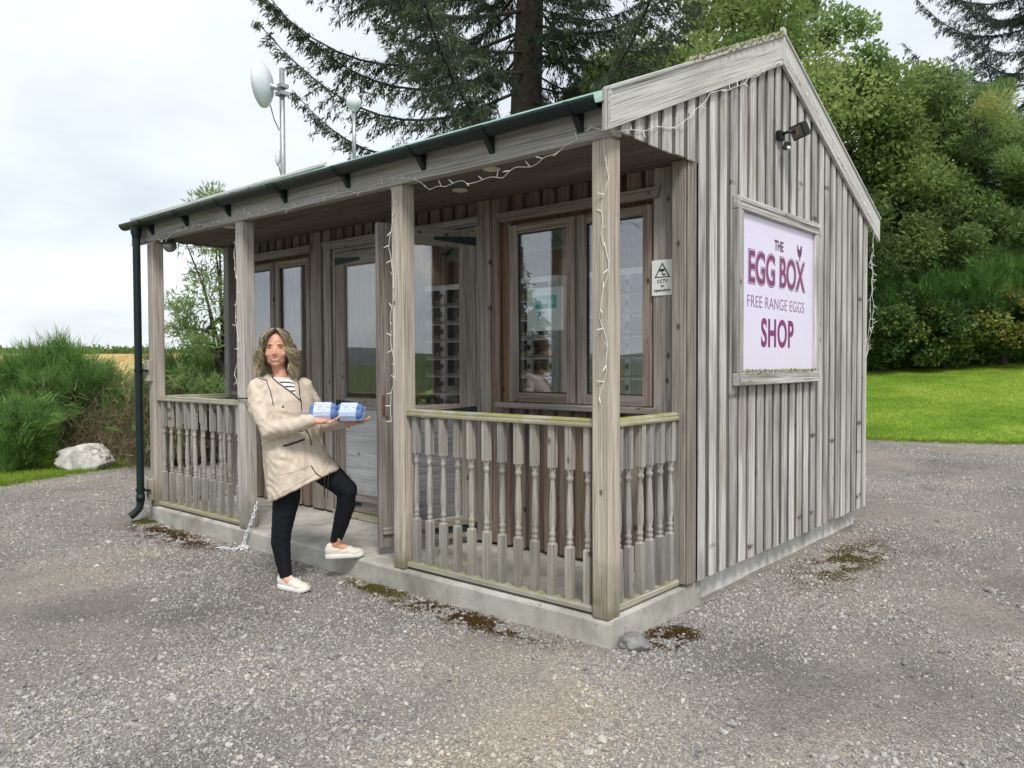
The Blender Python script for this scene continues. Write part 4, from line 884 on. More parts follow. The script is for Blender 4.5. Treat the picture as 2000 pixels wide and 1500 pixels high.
# ------------------------------------------------------------------ lockers inside
GLK = 'egg lockers inside the shop'
def locker(loc, rz, cols, rows, label, cw, chh, glass_m):
    root = tag(empty('egg_locker', loc, (0, 0, rz)), label, 'locker', GLK); dp_ = .42
    w, h = cols*cw+.05, rows*chh+.14; a, b = cw*.46, chh*.44
    MB().box(-w/2, w/2, .022, dp_, 0, h).build('body', M['locker'], root, bevel=.004)
    D = (MB().box(-a, a, -.02, .02, -b, b).mesh('locker_door', M['locker'], bevel=.005), MB().box(-a+.012, a*.52, -.024, -.0205, -b+.014, b-.014).mesh('door_window', M[glass_m]),
         MB().box(a*.62, a*.9, -.032, -.0205, -.022, .03).mesh('lock', M['black']), MB().box(a*.1, a*.46, -.028, -.0245, -b+.02, -b+.05).mesh('price_tag', M['amber']))
    for c in range(cols):
        for r in range(rows):
            d = link('locker_door', D[0], root, (-w/2+.025+cw*(c+.5), 0, .10+chh*(r+.5)))
            link('door_window', D[1], d); link('lock', D[2], d); link('price_tag', D[3], d)
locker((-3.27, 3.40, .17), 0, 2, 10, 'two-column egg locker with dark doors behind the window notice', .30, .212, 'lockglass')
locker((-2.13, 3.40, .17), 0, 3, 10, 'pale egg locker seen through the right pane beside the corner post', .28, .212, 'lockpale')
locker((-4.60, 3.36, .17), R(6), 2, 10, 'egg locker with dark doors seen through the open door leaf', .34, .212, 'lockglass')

# ------------------------------------------------------------------ fixtures on the shed
def text(name, s, size, mat_, parent, loc, sx=1, off=0, rot=(R(90), 0, R(90)), align='CENTER', ext=.0006, space=1):
    cu = bpy.data.curves.new(name, 'FONT'); cu.body = s; cu.size = size; cu.align_x = align; cu.extrude = ext; cu.offset = off; cu.space_character = space
    tmp = bpy.data.objects.new(name, cu); C.objects.link(tmp); dg = bpy.context.evaluated_depsgraph_get(); me = bpy.data.meshes.new_from_object(tmp.evaluated_get(dg)); bpy.data.objects.remove(tmp)
    me.materials.clear(); me.materials.append(mat_); me.name = name
    xs = [v.co.x for v in me.vertices]; 
    o = link(name, me, parent, loc, rot); o.scale = (sx, 1, 1); return o, (max(xs)-min(xs))
def fit_text(name, s, width, height, mat_, parent, loc, off=0, rot=(R(90), 0, R(90)), ext=.0006, space=1):
    """loc = centre of the baseline; cap height and width as given"""
    o, w = text(name, s, 1, mat_, parent, loc, 1, 0, rot, ext=ext, space=space)
    bpy.data.objects.remove(o)
    size = height/.69
    o, w = text(name, s, size, mat_, parent, loc, 1, off, rot, ext=ext, space=space); o.scale = (width/max(w, 1e-6), 1, 1); return o
SX = .062
SG = tag(empty('shop_sign', (.046, 2.07, 1.33)), 'framed lilac sign with purple egg shop lettering on the gable wall', 'sign'); SO = Vector((.046, 2.07, 1.33))
y0, y1, z0, z1 = 1.335, 2.79, 1.325, 2.535; fw = .085
board('frame_board', (.066, y0, (z0+fw/2)), (.066, y1, z0+fw/2), fw, .042, (1, 0, 0), M['gable'], SG, .006, SO); board('frame_board', (.066, y0, z1-fw/2), (.066, y1, z1-fw/2), fw, .042, (1, 0, 0), M['gable'], SG, .006, SO)
board('frame_board', (.066, y0+fw/2, z0+fw+.001), (.066, y0+fw/2, z1-fw-.001), fw, .040, (1, 0, 0), M['gable'], SG, .006, SO); board('frame_board', (.066, y1-fw/2, z0+fw+.001), (.066, y1-fw/2, z1-fw-.001), fw, .040, (1, 0, 0), M['gable'], SG, .006, SO)
for a, b in (((.088, y0+.02, z0+.02), (.088, y1-.02, z0+.02)), ((.088, y0+.02, z1-.02), (.088, y1-.02, z1-.02)), ((.088, y0+.02, z0+.04), (.088, y0+.02, z1-.04)), ((.088, y1-.02, z0+.04), (.088, y1-.02, z1-.04))):
    board('frame_bead', a, b, .032, .012, (1, 0, 0), M['gable'], SG, .003, SO)
MB().box(.048, .058, y0+fw-.01, y1-fw+.01, z0+fw-.01, z1-fw+.01).build('panel', M['panel'], SG, loc=-SO)
TX = .0588
def T(nm, s, w, h, m_, y, z, off=0, dx=0, space=1): return fit_text(nm, s, w, h, m_, SG, Vector((TX+dx, y, z))-SO, off, space=space)
T('lettering', 'THE', .158, .068, M['purple_dark'], 2.05, 2.258, .0025)
T('lettering_outline', 'EGG BOX', 1.015, .207, M['purple_dark'], 2.034, 2.006, .013); T('lettering_gap', 'EGG BOX', .998, .205, M['signwhite'], 2.033, 2.007, .0085, .0008); T('lettering', 'EGG BOX', .985, .204, M['purple'], 2.032, 2.0075, .0045, .0016)
T('lettering', 'FREE RANGE EGGS', 1.0, .079, M['thin_purple'], 2.028, 1.843, -.0012, 0, 1.05); T('lettering', 'SHOP', .575, .182, M['purple'], 2.036, 1.588, .0075, 0, 1.1)
hen = [(2.385, 2.335), (2.393, 2.337), (2.405, 2.318), (2.416, 2.305), (2.43, 2.303), (2.447, 2.312), (2.453, 2.327), (2.458, 2.339), (2.463, 2.333), (2.468, 2.341), (2.473, 2.332), (2.482, 2.326), (2.476, 2.318), (2.477, 2.30), (2.472, 2.275), (2.456, 2.256), (2.44, 2.246), (2.42, 2.252), (2.402, 2.268), (2.39, 2.295)]
MB().prism(hen, TX, TX+.0012, axis=0).build('hen_emblem', M['purple_dark'], SG, loc=-SO)
mb = MB()
for x_ in (2.432, 2.445): mb.box(TX, TX+.001, x_-.002, x_+.002, 2.222, 2.25)
mb.build('hen_legs', M['purple_dark'], SG, loc=-SO)
v, f, c = leaves(np.c_[RNG.uniform(.058, .085, 900), RNG.uniform(y0+fw, y1-fw, 900), z0+fw-.002+RNG.random(900)*.008], norm(RNG.normal(size=(900, 3))+np.array([.2, 0, .8])), RNG.uniform(.008, .024, 900), .4, RNG.random(900))
o = link('lichen', np_mesh('lichen', v, f, M['lichen'], c), SG, -SO); o['kind'] = 'stuff'
v, f, c = leaves(np.c_[RNG.uniform(.03, .085, 1400), (lambda q: q)(RY-.05-RNG.random(1400)**1.5*1.3), np.zeros(1400)], norm(RNG.normal(size=(1400, 3))+np.array([.1, 0, .9])), RNG.uniform(.012, .035, 1400), .4, RNG.random(1400))
v[:, 2] += RZ0+PITCHK*(v[:, 1]+.066)+.052
o = link('roof_lichen', np_mesh('roof_lichen', v, f, M['lichen'], c), SHED, -OFF); o['kind'] = 'stuff'
# CCTV notice
CS = tag(empty('warning_sign', (-.178, WY-.028, 1.885)), 'small white camera warning notice beside the right window', 'sign'); CO = Vector((-.178, WY-.028, 1.885))
MB().box(-.073, .073, -.006, 0, 0, .215).build('plate', M['signwhite'], CS, bevel=.001)
mb = MB(); tri = [(0, .20), (-.054, .108), (.054, .108)]; tri2 = [(0, .186), (-.042, .114), (.042, .114)]
vs = [(a, -.0068, b) for a, b in tri]+[(a, -.0068, b) for a, b in tri2]; mb.add(vs, [(0, 1, 4, 3), (1, 2, 5, 4), (2, 0, 3, 5)]); mb.build('triangle', M['ink'], CS)
mb = MB().box(-.02, .016, -.0075, -.0062, .146, .16, M=Matrix.Rotation(0, 4, 'Y')).box(-.004, .002, -.0075, -.0062, .13, .146).box(.0, .022, -.0075, -.0062, .122, .13); mb.build('camera_symbol', M['ink'], CS)
for s_, z_, w_, h_ in (('CCTV', .076, .072, .020), ('in', .050, .02, .017), ('operation', .024, .112, .017)): fit_text('lettering', s_, w_, h_, M['ink'], CS, (0, -.0064, z_), .0006, (R(90), 0, 0))
MB().box(.0655, .0725, -.0066, -.006, .03, .11).build('yellow_edge', M['yellow'], CS)
# notice inside the right window
NO = tag(empty('window_notice', (-1.13, WY+.03, 1.70)), 'pale printed paper notice hanging inside the right window', 'notice')
MB().box(-.165, .155, 0, .001, 0, .30).build('sheet', M['paper'], NO); MB().box(-.095, .095, -.0015, -.0005, .155, .245).build('print_block', M['teal'], NO)
fit_text('lettering', 'facebook', .16, .04, M['paper'], NO, (0, -.002, .185), .001, (R(90), 0, 0)); fit_text('lettering', '?', .035, .06, M['teal'], NO, (-.06, -.001, .075), .001, (R(90), 0, 0))
# flood light with sensor
FL = tag(empty('flood_light', (.046, 2.05, 3.05)), 'black flood light with motion sensor on the gable wall above the sign', 'lamp')
MB().box(0, .05, -.05, .05, -.03, .05).build('back_box', M['black'], FL, bevel=.006)
MB().tube([(.03, 0, .02), (.09, .02, .04), (.14, .05, .03)], .014, 8).build('arm', M['black'], FL, True)
hd = MB().box(-.09, .09, -.03, .03, -.065, .065).box(-.075, .075, .03, .05, -.05, .05); Hm = Euler((R(-8), 0, R(-62))).to_matrix().to_4x4()
h_o = hd.build('lamp_head', M['black'], FL, bevel=.005, loc=(.165, .08, .045)); h_o.rotation_euler = (R(25), 0, R(-35))
o = MB().box(-.075, .075, -.034, -.0305, -.052, .052).build('lens', M['greymetal'], h_o); o = MB().box(-.03, .03, -.037, -.0345, -.02, .02).build('led_chip', M['amber'], h_o)
s_o = MB().box(-.03, .03, -.03, .03, -.035, .03).build('motion_sensor', M['black'], FL, bevel=.006, loc=(.08, .01, -.085)); s_o.rotation_euler = (0, R(20), R(20))
MB().ell((.02, -.02, -.02), (.02, .02, .018)).build('sensor_eye', M['whiteplastic'], s_o, True)
FL.scale = (.78, .78, .78)
# security camera under the beam by the first post
SC = tag(empty('security_camera', (-4.985, .12, 2.60)), 'small grey dome security camera under the beam by the downpipe post', 'camera')
MB().lathe([(.0, 0.03), (.055, .03), (.062, -.01), (.055, -.05), (.02, -.062)], 18, 0, Matrix.Rotation(R(50), 4, Vector((1, .7, 0)))).build('housing', M['greymetal'], SC, True); MB().lathe([(.04, -.045), (.045, -.06), (.02, -.075), (0.001, -.078)], 16, 0, Matrix.Rotation(R(50), 4, Vector((1, .7, 0)))).build('lens_dome', M['black'], SC, True)
MB().tube([(0, 0, .0), (0, .02, .065)], .02, 10).build('bracket', M['greymetal'], SC, True)
# dish antenna on the far gable
DA = tag(empty('dish_antenna', (-5.43, 1.64, 2.6)), 'white round dish antenna with small radio box on grey pole', 'antenna')
MB().tube([(0, 0, -.1), (0, 0, 2.16)], .029, 12).build('pole', M['greymetal'], DA, True)
o = MB().lathe([(.001, -.10), (.06, -.10), (.15, -.085), (.235, -.03), (.252, .0), (.25, .03), (.20, .06), (.001, .075)], 30).build('dish', M['whiteplastic'], DA, True, loc=(-.17, -.14, 1.99)); o.rotation_euler = (R(4), R(-92), R(35))
MB().tube([(0, 0, 1.93), (-.10, -.085, 1.97)], .03, 8).box(-.06, .06, -.05, .05, 1.86, 1.90).box(-.06, .06, -.05, .05, 1.94, 1.98).build('mount_clamp', M['greymetal'], DA)
MB().ell((-.055, -.03, 1.19), (.035, .03, .10)).build('radio_box', M['whiteplastic'], DA, True)
MB().tube([(-.11, -.08, 1.76), (-.07, -.06, 1.6), (-.03, -.02, 1.48)], .006, 5).build('cable', M['black'], DA, True); MB().tube([(-.04, -.03, 1.1), (-.01, -.02, .98), (.03, 0, .9)], .006, 5).build('cable', M['black'], DA, True)
GA = tag(empty('globe_antenna', (-4.66, 2.03, 3.55)), 'white ball antenna on slim grey mast above the roof ridge', 'antenna')
MB().tube([(0, 0, -.05), (0, 0, .70)], .020, 10).build('mast', M['greymetal'], GA, True); MB().ell((0, 0, .765), (.083, .083, .083), nu=24, nv=16).build('globe', M['whiteplastic'], GA, True); MB().lathe([(.028, .0), (.028, .06)], 12, 0, Matrix.Translation((0, 0, .66))).build('collar', M['whiteplastic'], GA, True)
# string lights
def string(name, label, pts, step=.075, swing=.012, seed=1, bulb=.019, face=(0, -1, 0)):
    rg = random.Random(seed); P = [Vector(p) for p in pts]; o0 = P[0].copy(); root = tag(empty(name, o0), label, 'string lights', 'white string lights')
    D = []; acc = 0
    for a, b in zip(P[:-1], P[1:]):
        n = max(2, int((b-a).length/.02))
        for i in range(n): D.append(a.lerp(b, i/n))
    D.append(P[-1]); nv = Vector(face)
    D = [p+Vector((rg.gauss(0, .15), rg.gauss(0, .15), rg.gauss(0, .15)))*0+Vector((noise.noise(p*9+Vector((seed, 0, 0))), noise.noise(p*9+Vector((0, seed, 3))), noise.noise(p*9+Vector((2, 0, seed)))))*swing-o0 for p in D]
    MB().tube(D, .0019, 4).build('wire', M['wire'], root)
    mb = MB(); last = D[0]
    for i in range(1, len(D)):
        acc += (D[i]-last).length; last = D[i]
        if acc > step:
            acc = 0; d = (nv*rg.uniform(.1, .6)+Vector((rg.uniform(-1, 1), rg.uniform(-.3, .3), rg.uniform(-1, 1)))).normalized(); mb.tube([D[i], D[i]+d*bulb, D[i]+d*(bulb*1.75)], [.0028, .0032, .0016], 5)
    mb.build('bulbs', M['wire'], root)['kind'] = 'stuff'
    return root
yb = -.024
string('string_lights', 'white string lights swagged along the whole porch beam', [(.03, yb, 2.64), (-.10, yb, 2.70), (-.28, yb, 2.60), (-.7, yb, 2.53), (-1.05, yb, 2.545), (-1.3, yb, 2.55), (-1.6, yb, 2.69), (-1.9, yb, 2.63), (-2.4, yb, 2.65), (-2.8, yb, 2.62), (-3.2, yb, 2.64), (-3.5, yb, 2.69), (-3.9, yb, 2.63), (-4.2, yb, 2.67), (-4.6, yb, 2.64), (-5.0, yb, 2.60), (-5.3, yb, 2.60), (-5.45, yb, 2.615)], .11, .03, 3, .024)
for k, (x_, lab, zb_) in enumerate(((-.025, 'white string lights hanging down the corner post by the gable', 1.25), (-1.675, 'white string lights down the post beside the open door', 1.05), (-3.585, 'white string lights down the post beside the woman', 1.2))):
    string('string_lights', lab, [(x_, -.006, 2.62)]+[(x_+.03*math.sin(q*1.9+k), -.007, 2.55-q*(2.5-zb_)/9) for q in range(10)], .085, .012, 11+k, .022)
string('string_lights', 'white string lights strung up the gable under the barge boards', [(.05, .02, 2.645), (.052, .30, 2.72), (.053, .62, 2.80), (.078, .74, 2.90), (.078, .95, 3.06), (.079, 1.3, 3.20), (.079, 1.7, 3.40), (.08, 2.05, 3.58), (.08, 2.3, 3.55), (.08, 2.7, 3.36), (.08, 3.1, 3.19), (.08, 3.5, 3.02), (.08, 3.9, 2.84), (.082, 4.15, 2.73)], .10, .018, 21, .022, (1, 0, 0))
string('string_lights', 'white string lights dangling loose at the rear corner of the gable', [(.085, 4.17, 2.72), (.08, 4.16, 2.5), (.075, 4.13, 2.2), (.08, 4.15, 1.95), (.07, 4.12, 1.7), (.05, 4.08, 1.5), (.06, 4.1, 1.8), (.075, 4.11, 2.15), (.08, 4.13, 2.45)], .08, .02, 22, .024, (1, 0, 0))
# white chain by the second post
CH = tag(empty('plastic_chain', (-3.44, -.02, .0)), 'white plastic chain hanging from post to a small heap on the gravel', 'chain')
mb = MB(); n = 14
def link_mesh():
    pts = []
    for i in range(17):
        a = 2*math.pi*i/16; pts.append((.010*math.cos(a), 0, .021*math.sin(a)))
    return MB().tube(pts, .0042, 6, cap=False).mesh('chain_link', M['whiteplastic'], True)
LKM = link_mesh()
cp = [Vector(p) for p in ((-3.37, .02, .36), (-3.375, -.005, .27), (-3.40, -.025, .19), (-3.44, -.035, .12), (-3.45, -.045, .05), (-3.45, -.07, .012), (-3.40, -.10, .012), (-3.37, -.07, .018), (-3.41, -.05, .024), (-3.46, -.07, .022), (-3.44, -.12, .012), (-3.50, -.15, .010), (-3.56, -.16, .010), (-3.62, -.19, .010))]
pos = []; acc = .0
for a, b in zip(cp[:-1], cp[1:]):
    L_ = (b-a).length; t = acc
    while t < L_: pos.append((a.lerp(b, t/L_), (b-a).normalized())); t += .031
    acc = t-L_
for k, (p, d) in enumerate(pos):
    o = link('chain_link', LKM, CH); q = d.to_track_quat('Z', 'Y') @ Euler((0, 0, R(90)*(k % 2)+.3)).to_quaternion(); o.matrix_local = Matrix.Translation(p-Vector((-3.44, -.02, 0))) @ q.to_matrix().to_4x4()
MB().tube([(-3.6, -.005, 1.19), (-3.62, -.01, 1.2), (-3.35, -.02, 1.205), (-3.2, -.06, 1.20)], .006, 6).build('tie_strap', M['black'], CH, loc=(3.44, .02, 0))
# stones
def stone(name, label, loc, r, col, seed, flat=.6, cat='rock', rotz=0, amp=.35):
    rg = random.Random(seed); planes = [(Vector((rg.gauss(0, 1), rg.gauss(0, 1), rg.gauss(0, 1))).normalized(), rg.uniform(.72, 1.0)) for _ in range(14)]
    b = bmesh.new(); bmesh.ops.create_icosphere(b, subdivisions=5, radius=1)
    for v in b.verts:
        n_ = v.co.normalized(); k = 1+amp*noise.noise(n_*1.4+Vector((seed, 0, 0)))+.13*noise.noise(n_*3.6+Vector((0, seed, 0)))+.05*noise.noise(n_*10)
        k = min(k, *[pl[1]/max(n_.dot(pl[0]), .05) for pl in planes]); v.co = Vector((n_.x*r[0], n_.y*r[1], n_.z*r[2]))*(k+.02*noise.noise(n_*14)+.012*noise.noise(n_*34))
    me = bpy.data.meshes.new(name); b.to_mesh(me); b.free()
    m = simple(name+'_stone', col, .9, 0, 1.0, 9, .35); me.materials.append(m); me.polygons.foreach_set('use_smooth', [True]*len(me.polygons))
    return tag(link(name, me, None, loc, (0, 0, rotz)), label, cat)
bq = at(166, 0, 11.0); stone('boulder', 'large pale boulder lying on the grass verge by the broom bush', (bq[0], bq[1], .13), (.44, .31, .235), (.50, .48, .445), 3, rotz=YAW)
bq = at(446, 0, 12.2); stone('boulder', 'pale boulder on the verge glimpsed through the left balusters', (bq[0], bq[1], .22), (.40, .4, .36), (.5, .49, .47), 8, rotz=.3)
stone('loose_rock', 'fist-sized grey rock lying against the slab corner', (.10, .09, .03), (.085, .065, .055), (.22, .215, .215), 5)
stone('loose_rock', 'flat pinkish stone lying by the left slab edge', (-4.70, -.07, .015), (.06, .04, .018), (.34, .27, .24), 6)
stone('loose_rock', 'light stone alone on the open gravel before the porch', (-2.6, -1.15, .012), (.03, .025, .015), (.42, .40, .38), 7)
# moss cushions
def moss(name, label, cx, cy, rx, ry, n, seed, sh):
    rx *= .85; ry *= .8
    g = np.random.default_rng(seed); p = g.normal(size=(n, 2))*.42; x = cx+p[:, 0]*rx; y = cy+p[:, 1]*ry
    kx = np.array([(.7*noise.noise(Vector((a*5, b*5, seed)))+.45*noise.noise(Vector((a*17, b*17, seed)))+.25*noise.noise(Vector((a*45, b*45, seed)))) for a, b in zip(x, y)]); ok = (kx > -.08) & ~in_shed(x, y, .0); x, y, kx = x[ok], y[ok], kx[ok]; n = len(x)
    z = hz(x, y)+np.clip(kx, 0, 1)*.028*g.random(n)
    v, f, c = leaves(np.c_[x, y, z], norm(g.normal(size=(n, 3))*.8+np.array([0, 0, 1])), g.uniform(.004, .011, n), .4, sh+kx*.5+g.normal(0, .16, n))
    tag(link(name, np_mesh(name, v, f, M['mossred'], c)), label, 'moss', kind='stuff')
moss('moss', 'reddish brown moss along the slab front', -.95, -.14, .75, .16, 15000, 1, .25); moss('moss', 'brown moss cushion by the slab corner', .16, .36, .15, .24, 9000, 2, .25)
moss('moss', 'green-brown moss under the gable wall', .35, 2.6, .34, 1.3, 15000, 3, .55); moss('moss', 'brown moss by the downpipe foot', -4.35, -.22, .9, .22, 14000, 4, .2); moss('moss', 'green moss along the step foot', -1.75, -.10, .4, .12, 5000, 5, .6)
moss('moss', 'mossy weeds at the downpipe', -5.15, -.05, .16, .14, 3500, 6, .95)
#PERSON#
# ------------------------------------------------------------------ the woman
PO = Vector((-2.2, -.42, 0)); KP = .003376
PR = tag(empty('person', PO, (0, 0, YAW)), 'smiling woman in beige raincoat and black leggings stepping onto the porch with egg boxes', 'person')
def lp(px, py, y=0): return Vector(((px-574)*KP, y, (1148.5-py)*KP))
M['skin'], t_, b_ = mat('skin'); b_.inputs['Roughness'].default_value = .5; b_.inputs['Subsurface Weight'].default_value = .12; b_.inputs['Subsurface Radius'].default_value = (.01, .004, .002)
_tc = N(t_, 'ShaderNodeTexCoord'); _n = N(t_, 'ShaderNodeTexNoise'); _n.inputs['Scale'].default_value = 22; _n.inputs['Detail'].default_value = 5; L(t_, _tc.outputs['Object'], _n.inputs['Vector'])
_r = ramp(t_, [(.3, (.60, .285, .19)), (.7, (.72, .40, .285))]); L(t_, _n.outputs[0], _r.inputs[0]); L(t_, _r.outputs[0], b_.inputs['Base Color'])
M['coat'] = simple('beige_rubberised_cloth', (.59, .505, .41), .5, 0, .08, 34, .03, .35)
M['legging'] = simple('black_legging', (.008, .009, .013), .75, 0, .1, 60, .2, .25)
M['shoe'] = simple('cream_shoe_leather', (.70, .66, .57), .55, 0, .1, 50, .05)
M['sole'] = simple('white_rubber_sole', (.78, .77, .74), .6, 0, 0, 20, .04)
M['lip'] = simple('lip', (.50, .17, .15), .45); M['teeth'] = simple('teeth', (.82, .79, .73), .3); M['eyewhite'] = simple('eye_white', (.55, .52, .50), .3); M['iris'] = simple('iris', (.035, .028, .022), .2); M['brow'] = simple('eyebrow', (.13, .075, .045), .8)
M['orange'] = simple('orange_tab', (.65, .13, .03), .6); M['blackcord'] = simple('black_cord', (.012, .012, .014), .6)
M['blue'] = simple('blue_pulp_board', (.13, .21, .43), .85, 0, .5, 160, .15); M['lilac'] = simple('pale_egg_label', (.52, .60, .80), .6, 0, 0, 30, .12)
M['hair'] = foliage('curly_hair', [(.075, .055, .038), (.21, .16, .10), (.44, .355, .225), (.74, .63, .45)], .15, .42)
def remesh(mb, vox, smooth=4, fac=.5, fn=None, name='body'):
    me0 = mb.mesh('tmp'); o = bpy.data.objects.new('tmp', me0); C.objects.link(o)
    r = o.modifiers.new('r', 'REMESH'); r.mode = 'VOXEL'; r.voxel_size = vox
    s = o.modifiers.new('s', 'SMOOTH'); s.iterations = smooth; s.factor = fac
    me = bpy.data.meshes.new_from_object(o.evaluated_get(bpy.context.evaluated_depsgraph_get())); bpy.data.objects.remove(o)
    if fn:
        me.update(); nn = [v.normal.copy() for v in me.vertices]
        for v, n_ in zip(me.vertices, nn): v.co += n_*fn(v.co, n_)
    me.polygons.foreach_set('use_smooth', [True]*len(me.polygons)); me.materials.clear(); me.name = name; me.update(); return me
def chain(mb, pts, rads, seg=16):
    """capsule chain: tapered tube with rounded ends and joints"""
    mb.tube(pts, list(rads), seg)
    for p, r in zip(pts, rads): mb.ell(Vector(p), (r, r, r), nu=16, nv=10)
def bvh(me): return BVHTree.FromPolygons([v.co for v in me.vertices], [tuple(p.vertices) for p in me.polygons])
# --- body
HC = Vector((-.092, -.01, 1.578)); HF = Vector((.16, -.985, -.02)).normalized(); HR = Vector((-HF.y, HF.x, 0)).normalized(); HU = HR.cross(HF)*1.0
if HU.z < 0: HU = -HU
HQ = Matrix((HR, HF, HU)).transposed().to_quaternion()
def hp(x, f, z): return HC+HR*x+HF*f+HU*z
b = MB()
def he(x, f, z, rx, rf, rz): b.ell(hp(x, f, z), (rx, rf, rz), HQ, 20, 14)
he(0, -.018, .03, .074, .094, .086); he(0, .018, -.028, .069, .071, .080); he(0, .024, -.070, .060, .052, .043); he(0, .054, -.098, .026, .018, .018)
for sg in (-1, 1):
    he(sg*.041, .056, -.036, .023, .020, .020); he(sg*.010, .088, -.037, .007, .008, .006); he(sg*.027, .071, .024, .022, .010, .007); he(sg*.072, -.005, -.015, .010, .018, .028)
b.tube([hp(0, .076, .012), hp(0, .089, -.014), hp(0, .099, -.034)], [.007, .008, .0098], 12); he(0, .098, -.035, .0095, .009, .008)
chain(b, [hp(0, -.02, -.07), (-.078, .01, 1.42), (-.07, .02, 1.34)], [.046, .042, .056])
b.ell(Vector((-.05, .0, 1.2)), (.12, .11, .17)); b.ell(Vector((-.01, .01, .96)), (.125, .115, .14))
SHR, ELR, WRR = Vector((-.185, -.10, 1.32)), Vector((-.075, -.20, 1.058)), Vector((.19, -.205, 1.12))
SHL, ELL, WRL = Vector((.045, .12, 1.325)), Vector((.13, .17, 1.06)), Vector((.365, -.01, 1.10))
for a, c_, w in ((SHR, ELR, WRR), (SHL, ELL, WRL)): chain(b, [a, c_, w], [.046, .038, .026])
def hand(w, d, up, spread, thumb_side):
    """palm-up cupped hand: w wrist, d pointing direction, up = palm normal"""
    d = d.normalized(); up = (up-d*up.dot(d)).normalized(); s = d.cross(up)
    pc = w+d*.05; Q = Matrix((s, d, up)).transposed().to_quaternion(); b.ell(pc, (.038, .050, .015), Q); chain(b, [w, w+d*.03], [.026, .024])
    for k, (o_, ln, r_) in enumerate(((-.030, .060, .0078), (-.010, .072, .0084), (.010, .068, .0084), (.029, .054, .0074))):
        o2 = o_*1.0; p0 = w+d*.085+s*o2; p1 = p0+d*ln*.45+up*.004; p2 = p1+d*ln*.33+up*.012; p3 = p2+d*ln*.2+up*.014
        chain(b, [p0-d*.02, p0, p1, p2, p3], [r_*1.1, r_*1.1, r_, r_*.92, r_*.8], 10)
    q0 = w+d*.03+s*thumb_side*.030; q1 = q0+d*.03+s*thumb_side*.018+up*.012; q2 = q1+d*.030+s*thumb_side*.002+up*.014; chain(b, [q0, q1, q2], [.0125, .0105, .0088], 10)
hand(Vector((.195, -.205, 1.122)), Vector((.97, .12, -.06)), Vector((0, -.35, 1)), 1, 1)
hand(Vector((.375, -.02, 1.095)), Vector((.92, -.32, .02)), Vector((0, -.3, 1)), 1, -1)
HIPR, KNR, ANR = Vector((-.028, -.05, .90)), Vector((-.060, -.05, .40)), Vector((-.044, -.035, .09))
HIPL, KNL, ANL = Vector((.04, .08, .90)), Vector((.335, .14, .615)), Vector((.235, .205, .245))
chain(b, [HIPR, KNR, ANR, ANR+Vector((.05, -.03, -.04))], [.07, .05, .034, .03]); chain(b, [HIPL, KNL, ANL, ANL+Vector((.06, .02, -.04))], [.07, .05, .034, .03])
BODY = remesh(b, .0045, 5, .5, name='body'); BODY.materials.append(M['skin']); link('body', BODY, PR); BB = bvh(BODY)
def face(x, z, off=.0):
    o = hp(x, .3, z); h = BB.ray_cast(o, -HF); p = h[0] if h[0] else hp(x, .08, z); return p+HF*off
for sg in (-1, 1):
    m1 = MB().ell(face(sg*.034, .003, -.0042), (.0115, .0058, .0034), HQ); m1.build('eye', M['eyewhite'], PR, True)
    MB().ell(face(sg*.034, .003, -.0002), (.0075, .0028, .0044), HQ).build('iris', M['iris'], PR, True)
    MB().tube([face(sg*.034+q*.0145, .0062-.0038*q*q, .0010) for q in (-1, -.5, 0, .5, 1)], [.0014, .0028, .0032, .0028, .0016], 6).build('eyelash', M['brow'], PR, True)
    MB().tube([face(sg*(.014+q*.034), .0225+.006*math.sin(q*2.3)-.004*q, .0005) for q in (0, .25, .5, .75, 1)], [.0022, .0034, .0034, .0028, .0014], 6).build('eyebrow', M['brow'], PR, True)
def mz(q): return -.0668+.0090*q*q
g_ = MB(); n_ = 9; up_, dn_ = [], []
for i in range(n_):
    q = -1+2*i/(n_-1); up_.append(face(q*.033, mz(q)+.0030, .0016)); dn_.append(face(q*.033, mz(q)-.0085*(1-q*q)-.0006, .0016))
g_.add(up_+dn_, [(i, i+1, n_+i+1, n_+i) for i in range(n_-1)]); g_.build('teeth', M['teeth'], PR)
MB().tube([p+HU*.002 for p in up_], [.0010]+[.0023]*(n_-2)+[.0010], 8).build('upper_lip', M['lip'], PR, True); MB().tube([p-HU*.002 for p in dn_], [.0010]+[.0030]*(n_-2)+[.0010], 8).build('lower_lip', M['lip'], PR, True)
# --- leggings
b = MB()
chain(b, [(-.02, -.05, .92), (-.027, -.05, .60), KNR, (-.070, -.04, .315), (-.058, -.038, .20), (-.044, -.035, .105)], [.105, .088, .066, .064, .052, .042])
chain(b, [(.04, .07, .90), (.19, .10, .76), (.325, .138, .625), (.315, .16, .52), (.275, .185, .39), (.237, .205, .275)], [.105, .093, .074, .064, .054, .041])
def lf(co, n): return .0025*noise.noise(Vector((co.x*14, co.y*14, co.z*42)))*(1 if co.z < .6 else .6)
LG = remesh(b, .008, 6, .5, lf, 'leggings'); LG.materials.append(M['legging']); link('leggings', LG, PR)
